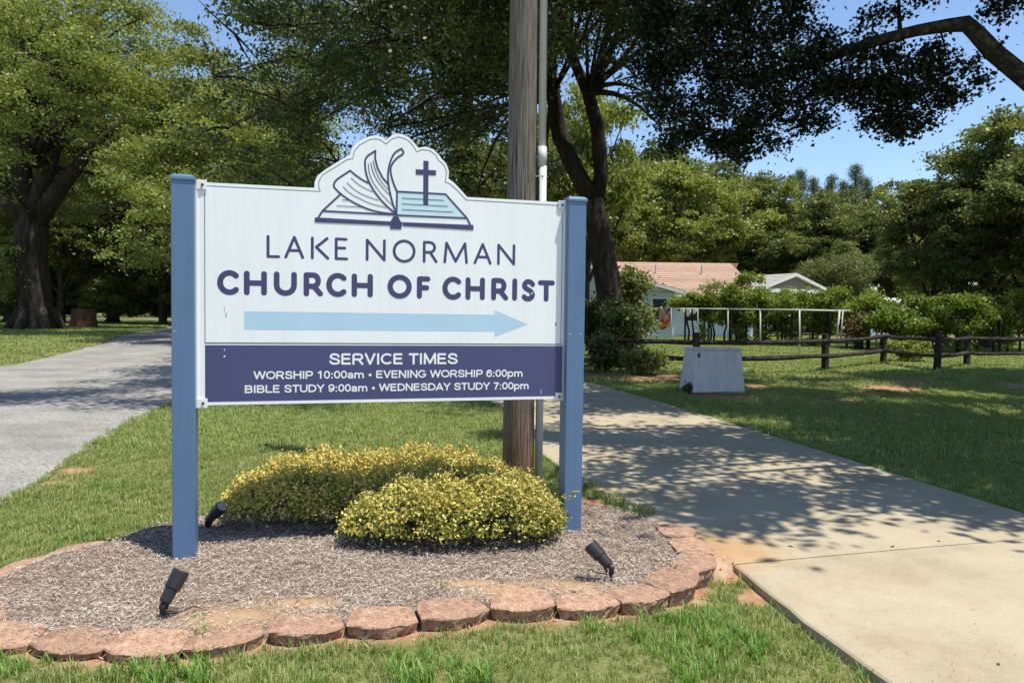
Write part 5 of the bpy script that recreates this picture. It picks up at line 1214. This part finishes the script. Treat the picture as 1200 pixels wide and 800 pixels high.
# ------------------------------------------------------------------ house with pink roof
hs_ = thing('house', (11, 58, 0), 'pale blue house with a pink shingle roof behind the arbour', 'house')
def W(p): return (p[0] - 11, p[1] - 58, p[2])
RY, EY, BY = 63.0, 57.0, 69.0; XR = 19.0; XL = 6.2; RZ, EZ = 6.1, 3.15
MB().box(*[XL + .4 - 11, XR - .1 - 11], EY + .6 - 58, BY - .6 - 58, 0, EZ + .05).build('wall', M['siding'], hs_)
m = MB(); m.add([W((XR - .1, EY + .6, EZ)), W((XR - .1, BY - .6, EZ)), W((XR - .1, RY, RZ - .25)), W((XR - .3, EY + .6, EZ)), W((XR - .3, BY - .6, EZ)), W((XR - .3, RY, RZ - .25))], [(0, 1, 2), (5, 4, 3), (0, 2, 5, 3), (1, 4, 5, 2)]); m.build('gable_wall', M['siding'], hs_)
def roof_plane(parent, p00, p10, p01, p11, matl, rows, name='shingle_course'):
    """p00-p10 the eave, p01-p11 the ridge; overlapping courses"""
    p00, p10, p01, p11 = map(lambda q: np.array(q, float), (p00, p10, p01, p11)); n = np.cross(p10 - p00, p01 - p00); n /= np.linalg.norm(n)
    if n[2] < 0: n = -n
    for k in range(rows):
        t0, t1 = k / rows, (k + 1.15) / rows; t1 = min(t1, 1)
        a_, b2 = p00 + (p01 - p00) * t0, p10 + (p11 - p10) * t0; c_, d_ = p00 + (p01 - p00) * t1, p10 + (p11 - p10) * t1
        up1, dn = n * .045, n * .005
        m = MB(); m.add([a_, b2, d_, c_, a_ + up1, b2 + up1, d_ + dn * 2, c_ + dn * 2], [(3, 2, 1, 0), (4, 5, 6, 7), (0, 1, 5, 4), (1, 2, 6, 5), (2, 3, 7, 6), (3, 0, 4, 7)]); m.build(name, matl, parent)
rf_ = MB(); rf_.add([W((XL, EY, EZ - .02)), W((XR + .5, EY, EZ - .02)), W((XR - .4, RY, RZ - .03)), W((XL, RY, RZ - .03)), W((XL, BY, EZ - .02)), W((XR + .5, BY, EZ - .02)), W((XL, EY, EZ - .18)), W((XR + .5, EY, EZ - .18)), W((XL, BY, EZ - .18)), W((XR + .5, BY, EZ - .18))],
       [(0, 1, 2, 3), (3, 2, 5, 4), (1, 0, 6, 7), (4, 5, 9, 8), (7, 6, 8, 9), (1, 7, 9, 5, 2), (0, 3, 4, 8, 6)])
roof = rf_.build('roof', M['trim'], hs_)
roof_plane(roof, W((XL, EY, EZ)), W((XR + .5, EY, EZ)), W((XL, RY, RZ)), W((XR - .4, RY, RZ)), M['shingle'], 16)
m = MB(); m.add([W((XL, RY, RZ + .03)), W((XR + .3, RY, RZ + .03)), W((XR + .5, BY, EZ)), W((XL, BY, EZ))], [(0, 1, 2, 3)]); m.build('rear_slope', M['shingle'], roof)
MB().tube([W((XL, EY - .06, EZ - .08)), W((XR + .5, EY - .06, EZ - .08))], .07, 8).build('gutter', M['trim'], roof)
for x_ in (11.8, 15.6): MB().tube([W((x_, RY - 2.2, RZ - 1.2)), W((x_, RY - 2.2, RZ - .35))], .07, 8).build('vent_pipe', M['conduit'], roof)
# front wing
AX, AZ, WX, WZ, FY = 5.5, 5.05, 12.1, 3.30, 51.5
MB().box(0.0 - 11, 11.45 - 11, FY + .5 - 58, EY + .55 - 58, 0, WZ - .05).build('wing_wall', M['siding'], hs_)
m = MB(); m.add([W((0, FY + .5, WZ - .1)), W((11.45, FY + .5, WZ - .1)), W((AX, FY + .5, AZ - .15)), W((0, FY + .7, WZ - .1)), W((11.45, FY + .7, WZ - .1)), W((AX, FY + .7, AZ - .15))], [(0, 1, 2), (5, 4, 3), (1, 4, 5, 2), (0, 2, 5, 3)]); m.build('wing_gable', M['siding'], hs_)
for s_, x1 in ((1, WX), (-1, 2 * AX - WX)):
    m = MB(); m.add([W((AX, FY, AZ)), W((x1, FY, WZ)), W((x1, RY - 1, WZ)), W((AX, RY - 1, AZ)), W((AX, FY, AZ - .22)), W((x1, FY, WZ - .22)), W((x1, RY - 1, WZ - .22)), W((AX, RY - 1, AZ - .22))], [(0, 1, 2, 3), (7, 6, 5, 4), (0, 4, 5, 1), (1, 5, 6, 2)]); wr = m.build('wing_roof', M['trim'], hs_)
    roof_plane(wr, W((x1, FY, WZ + .01)), W((x1, RY - 1, WZ + .01)), W((AX, FY, AZ + .01)), W((AX, RY - 1, AZ + .01)), M['shingle'], 10)
m = MB()
for k in range(16): z = .2 + k * .19; m.box(0.02 - 11, 11.47 - 11, FY + .475 - 58, FY + .498 - 58, z, z + .17)
sdg = m.build('siding_boards', M['siding'], hs_); sdg['kind'] = 'stuff'
for x0, x1, z0, z1 in ((9.9, 10.9, 1.3, 2.75), (8.3, 9.3, 1.3, 2.75)):
    wf_ = MB().box(x0 - .12 - 11, x1 + .12 - 11, FY + .42 - 58, FY + .47 - 58, z0 - .12, z1 + .12).build('window_frame', M['trim'], hs_)
    for za, zb in ((z0, (z0 + z1) / 2 - .03), ((z0 + z1) / 2 + .03, z1)): MB().box(x0 - 11, x1 - 11, FY + .405 - 58, FY + .418 - 58, za, zb).build('pane', M['window'], wf_)
for x0, x1 in ((13.6, 14.6), (16.4, 17.4)):
    wf_ = MB().box(x0 - .1 - 11, x1 + .1 - 11, EY + .55 - 58, EY + .597 - 58, 1.1, 2.5).build('window_frame', M['trim'], hs_)
    MB().box(x0 - 11, x1 - 11, EY + .535 - 58, EY + .548 - 58, 1.2, 2.4).build('pane', M['window'], wf_)

# carport
cp = thing('carport', tuple(pt(932, 400, 59) * [1, 1, 0]), 'open grey roofed carport with a white front beam right of the house', 'carport', rz=.42)
hw, e, a_, L = 3.35, 3.95, 5.1, 7
for s_ in (-1, 1):
    m = MB(); m.add([(0, 0, a_), (s_ * hw, 0, e), (s_ * hw, L, e), (0, L, a_), (0, 0, a_ - .22), (s_ * hw, 0, e - .22), (s_ * hw, L, e - .22), (0, L, a_ - .22)], [(0, 1, 2, 3), (7, 6, 5, 4), (0, 4, 5, 1), (1, 5, 6, 2), (2, 6, 7, 3)]); o = m.build('roof', M['trim'], cp)
    roof_plane(o, (s_ * hw, .05, e + .01), (s_ * hw, L, e + .01), (0, .05, a_ + .01), (0, L, a_ + .01), M['shingle_grey'], 8)
m = MB(); m.add([(-hw + .6, .3, e), (hw - .6, .3, e), (0, .3, a_ - .25), (-hw + .6, .35, e), (hw - .6, .35, e), (0, .35, a_ - .25)], [(0, 1, 2), (5, 4, 3)]); m.build('gable_panel', M['brown_wall'], cp)
MB().box(-hw + .3, hw - .3, .1, .28, e - .42, e - .12).build('beam', M['trim'], cp)
for x in (-hw + .5, hw - .5):
    for y in (.12, L - .4): MB().box(x - .11, x + .11, y, y + .2, -.1, e - .42).build('post', M['trim'], cp)
MB().box(-hw + .4, hw - .4, L - .3, L - .2, 0, e).build('back_wall', M['brown_wall'], cp)
# low white shed roof glimpsed over the vines
p = pt(1040, 400, 62) * [1, 1, 0]; sh = thing('garden_shed', tuple(p), 'low shed with pale roof just showing over the vines', 'shed')
MB().box(-1.6, 1.6, 0, 3, 0, 2.7).build('wall', M['siding'], sh)
m = MB(); m.add([(-1.9, -.3, 2.75), (1.9, -.3, 2.75), (1.6, 1.6, 3.35), (-1.6, 1.6, 3.35), (1.9, 3.3, 2.75), (-1.9, 3.3, 2.75), (-1.9, -.3, 2.65), (1.9, -.3, 2.65), (1.9, 3.3, 2.65), (-1.9, 3.3, 2.65)], [(0, 1, 2, 3), (3, 2, 4, 5), (6, 7, 1, 0), (6, 9, 8, 7), (1, 7, 8, 4, 2), (0, 3, 5, 9, 6)]); m.build('roof', M['trim'], sh)

# ------------------------------------------------------------------ white pipe arbour, clothes, vines
ar = thing('pipe_arbour', (0, 0, 0), 'long white pipe frame before the grape vines', 'arbour')
tops = []
for (x, yb, yt_) in ((763, 399, 361), (787, 401, 361.5), (818, 402, 361.5), (853, 403, 362), (891, 411, 362.5), (937, 414, 363)):
    b = gr(x, yb); t2 = pt(x, yt_, b[1]); tops.append(t2 * [1, 1, 1]); MB().tube([(b[0], b[1], -.1), tuple(t2)], 0.034, 8).build('pole', M['pipe_white'], ar, smooth=True)
for a_, b2 in zip(tops[:-1], tops[1:]): MB().tube([tuple(a_), tuple(b2)], 0.032, 8).build('top_rail', M['pipe_white'], ar, smooth=True)
MB().tube([tuple(tops[-1]), tuple(tops[-1] + [2.2, 1.5, 0])], .036, 8).build('top_rail', M['pipe_white'], ar, smooth=True)
ar2 = thing('garden_gateway', (0, 0, 0), 'narrow white pole gateway left of the middle fence post', 'arbour')
q0, q1 = gr(979, 408), gr(1027, 407)
t0, t1 = pt(984, 364, q0[1]), pt(1037, 365, q1[1])
MB().tube([(q0[0], q0[1], -.1), tuple(t0)], .045, 8).build('pole', M['pipe_white'], ar2, smooth=True)
MB().tube([(q0[0] + .25, q0[1] + .1, -.1), tuple(t0 + [.22, .1, 0])], .03, 8).build('pole', M['pipe_white'], ar2, smooth=True)
mid_ = pt(1027, 385, q1[1]); MB().tube([(q1[0], q1[1], -.1), tuple(mid_), tuple(pt(1023, 376, q1[1])), tuple(pt(1021, 366, q1[1]))], .05, 8).build('pole', M['pipe_white'], ar2, smooth=True)
MB().tube([tuple(t0 - [.2, 0, 0]), tuple(t1)], .05, 8).build('top_rail', M['pipe_white'], ar2, smooth=True)
MB().tube([tuple(t0 + [.5, .1, 0]), tuple(pt(1020, 368, q1[1]))], .035, 8).build('top_rail', M['pipe_white'], ar2, smooth=True)
def cloth(name, label, a_, b2, drop, matl, cat, hem=0.1, seed=0):
    r = np.random.default_rng(seed); n, k = 22, 14; V = []; a_, b2 = np.array(a_), np.array(b2)
    for j in range(k):
        for i in range(n):
            t = i / (n - 1); s = j / (k - 1); p = a_ + (b2 - a_) * (t * (1 - .06 * s) + .03 * s); wv = .05 * s * math.sin(t * 15 + 1) + .03 * math.sin(t * 7) * s
            V.append((p[0], p[1] + wv - .05, p[2] - drop * s * (1 + hem * math.sin(t * 5)) - .012 * math.sin(math.pi * t)))
    o0 = np.array(V[0]); V = np.array(V) - o0; idx = np.arange(n * k).reshape(k, n)
    F = np.stack([idx[:-1, :-1].ravel(), idx[:-1, 1:].ravel(), idx[1:, 1:].ravel(), idx[1:, :-1].ravel()], 1)
    o = link(name, fast_mesh(name, V, F, smooth=True), None, matl); o.location = o0; sd = o.modifiers.new('s', 'SOLIDIFY'); sd.thickness = .006; return tag(o, label, cat)
cloth('tie_dye_towel', 'tie dyed red and blue towel hanging at the left end of the pipe frame', tops[0] * .62 + tops[1] * .38 - [.0, 0, -.05], tops[1] - [.05, 0, -.05], 1.22, M['towel'], 'towel', seed=1)
for k, (f0, f1, dr, lb) in enumerate(((.32, .52, .16, 'small white cloth hanging left of its pair on the pipe frame'), (.56, .76, .18, 'small white cloth hanging in the middle of the pipe frame'), (.80, .96, .13, 'smallest white cloth at the right of the hanging row'))):
    cloth('hanging_cloth', lb, tops[1] * (1 - f0) + tops[2] * f0 + [0, 0, .03], tops[1] * (1 - f1) + tops[2] * f1 + [0, 0, .03], dr * 2, M['cloth_white'], 'cloth', .4, seed=k + 3)
r = np.random.default_rng(111)
VN = [(812, 345, 366, 46, .9, 'vine mass at the left end of the arbour, in front of the pink roof'), (845, 333, 384, 45, 1.3, 'vine mass rising left of the carport'), (870, 325, 392, 44, 1.2, 'tallest bright vine crest below the carport corner'), (905, 340, 388, 43, 1.4, 'bright vine mass under the carport post'), (945, 340, 396, 41, 1.5, 'vine mass under the right side of the carport'),
      (990, 342, 366, 40, 1.6, 'bright vine top over the white gateway'), (1030, 348, 392, 38, 1.2, 'vine mass right of the white gateway'), (1060, 350, 394, 36, 1.4, 'dark vine mass behind the middle of the fence'), (1100, 350, 394, 35, 1.5, 'dark vine mass above the tall fence post'), (1140, 346, 392, 35, 1.4, 'vine mass with lit top near the right edge'),
      (1180, 344, 392, 35, 1.5, 'bright topped vine mass at the right edge'), (1230, 348, 392, 35, 1.5, 'vine mass running out of the right edge')]
for i, (px, yt_, yb, D, wd, lb) in enumerate(VN):
    a_, b2 = pt(px, yt_, D), pt(px, yb, D); t = thing('grape_vine', (a_[0], a_[1], 0), lb, 'vine', 'grape vines over the arbour')
    h = a_[2] - b2[2]; bl = []
    for k in range(13): bl.append((r.uniform(-wd, wd) * 1.1, r.uniform(-1, 1), b2[2] + h * r.uniform(.25, .74), r.uniform(.35, .75), r.uniform(.4, .8), h * r.uniform(.12, .24)))
    for k in range(4): bl.append((r.uniform(-wd, wd), r.uniform(-1, 0), b2[2] + h * r.uniform(.78, 1.0), r.uniform(.2, .5), r.uniform(.2, .5), h * r.uniform(.05, .12)))
    for k in range(4): bl.append((r.uniform(-wd, wd), r.uniform(-1, 0), b2[2] + h * r.uniform(-.25, .25), r.uniform(.15, .4), r.uniform(.2, .4), h * r.uniform(.15, .3)))
    link('foliage', crown_mesh('vine_leaves', bl, 11500, .105, r, cluster=14, spread=.17, shell=.4, upbias=1.0, tmean=.55 if i < 7 or i > 9 else .42), t, G['vine'])  # right-hand masses tinted darker: their shade is put into the leaf colour
    m = MB()
    for k in range(3): x = r.uniform(-wd, wd) * .8; y = r.uniform(-.8, .8); m.tube([(x, y, -.1), (x + r.normal(0, .05), y, .6), (x + r.normal(0, .12), y, 1.2), (x + r.normal(0, .2), y, b2[2] + h * .6)], [.07, .06, .055, .04], 6)
    m.build('vine_stems', M['bark'], t)['kind'] = 'stuff'
    for x in (-wd * .7, wd * .6):
        MB().box(x - .05, x + .05, -.85, -.75, -.2, b2[2] + h * .6).build('support_post', M['bark_pale'], t)
bush('dead_vine', 'bare pinkish dry vine tangle inside the white gateway', tuple(pt(1005, 400, 37) * [1, 1, 0]), (.8, .4, 1.15), 'debris', 2600, .07, 112, k=8, spread=.16, tmean=.5, cat='vine')

# ------------------------------------------------------------------ overhead wires at the left
for k, (y0, y1) in enumerate(((211, 239), (217, 247))):
    a_, b2 = pt(-90, y0 - 20, 26), pt(175, y1 + 4, 38)
    P = [tuple(a_ + (b2 - a_) * t - [0, 0, .5 * math.sin(math.pi * t)]) for t in np.linspace(0, 1, 14)]
    o = MB().tube(P, .014, 5).build('overhead_wire', M['wire']); tag(o, ['upper of two thin wires crossing in front of the old oak', 'lower of two thin wires crossing in front of the old oak'][k], 'wire', 'wires by the old oak')

# ------------------------------------------------------------------ fallen leaves and specks
r = np.random.default_rng(131)
pts = [gr(x, y, .006) for x, y in ((1170, 778), (745, 500), (738, 469), (710, 476), (693, 478), (748, 468), (643, 495), (648, 499), (790, 534), (927, 640), (1046, 640), (1100, 634), (720, 523), (980, 560), (866, 612), (694, 507))]
lx = r.uniform(-4, 2, 260); ly = r.uniform(3.1, 8, 260); kk = ~inside(lx, ly, ROAD) & ~inside(lx, ly, DRIVE)
for a_, b2 in list(zip(lx[kk], ly[kk]))[:95]: pts.append(np.array([a_, b2, float(bed_z(a_, b2)) + .02 if inside(np.array([a_]), np.array([b2]), BED)[0] else float(front_rise(np.array(a_), np.array(b2))) + .004]))
pts = np.array(pts); n = len(pts); an = r.uniform(0, 6.28, n); D = unit(np.stack([np.cos(an), np.sin(an), r.normal(0, .2, n)], 1)); S = unit(np.cross(D, np.stack([r.normal(0, .3, n), r.normal(0, .3, n), np.ones(n)], 1)))
V, F = quads(pts + [0, 0, .004], D, S, r.uniform(.02, .055, n), r.uniform(.012, .03, n))
tag(link('fallen_leaves', fast_mesh('fallen_leaves', V, F, tint=r.uniform(0, .6, n)), None, G['debris']), 'scattered dry leaves and bits on the drive, bed and lawn', 'leaves', kind='stuff')
N = 1500; x = r.uniform(.2, 4.6, N); y = 3 + 9 * r.random(N) ** 1.4; k = inside(x, y, DRIVE) & (edge_dist(x, y, DRIVE) > .03); x, y = x[k], y[k]; n = len(x)
an = r.uniform(0, 6.28, n); D = np.stack([np.cos(an), np.sin(an), np.zeros(n)], 1); S = np.stack([-np.sin(an), np.cos(an), np.full(n, .2)], 1)
V, F = quads(np.stack([x, y, np.full(n, .011)], 1), D, S, r.uniform(.004, .011, n), r.uniform(.003, .007, n))
tag(link('drive_grit', fast_mesh('drive_grit', V, F, tint=r.uniform(0, .5, n)), None, G['debris']), 'fine dark grit specks strewn on the concrete drive', 'grit', kind='stuff')
N = 1600; x = r.uniform(-3, 1.6, N); y = r.uniform(3, 5, N); dj = edge_dist(x, y, np.array(J), False); k = ((dj < .16) & ~inside(x, y, BED)) | (np.asarray(bare(x, y)) > .5) & inside(x, y, BED); x, y = x[k], y[k]; n = len(x)
z = np.where(inside(x, y, BED), bed_z(x, y) + .006, -.022 + front_rise(x, y)); an = r.uniform(0, 6.28, n); D = unit(np.stack([np.cos(an), np.sin(an), r.normal(0, .2, n)], 1)); S = unit(np.cross(D, np.array([[0, 0, 1.]]) + np.zeros((n, 3))))
V, F = quads(np.stack([x, y, z], 1), D, S, r.uniform(.02, .07, n), r.uniform(.003, .008, n))
tag(link('twig_litter', fast_mesh('twig_litter', V, F, tint=r.uniform(0, .7, n)), None, G['mulch']), 'small twigs and straw bits on the bare clay', 'litter', kind='stuff')
print('tris', sum(len(m.polygons) * 2 for m in bpy.data.meshes))
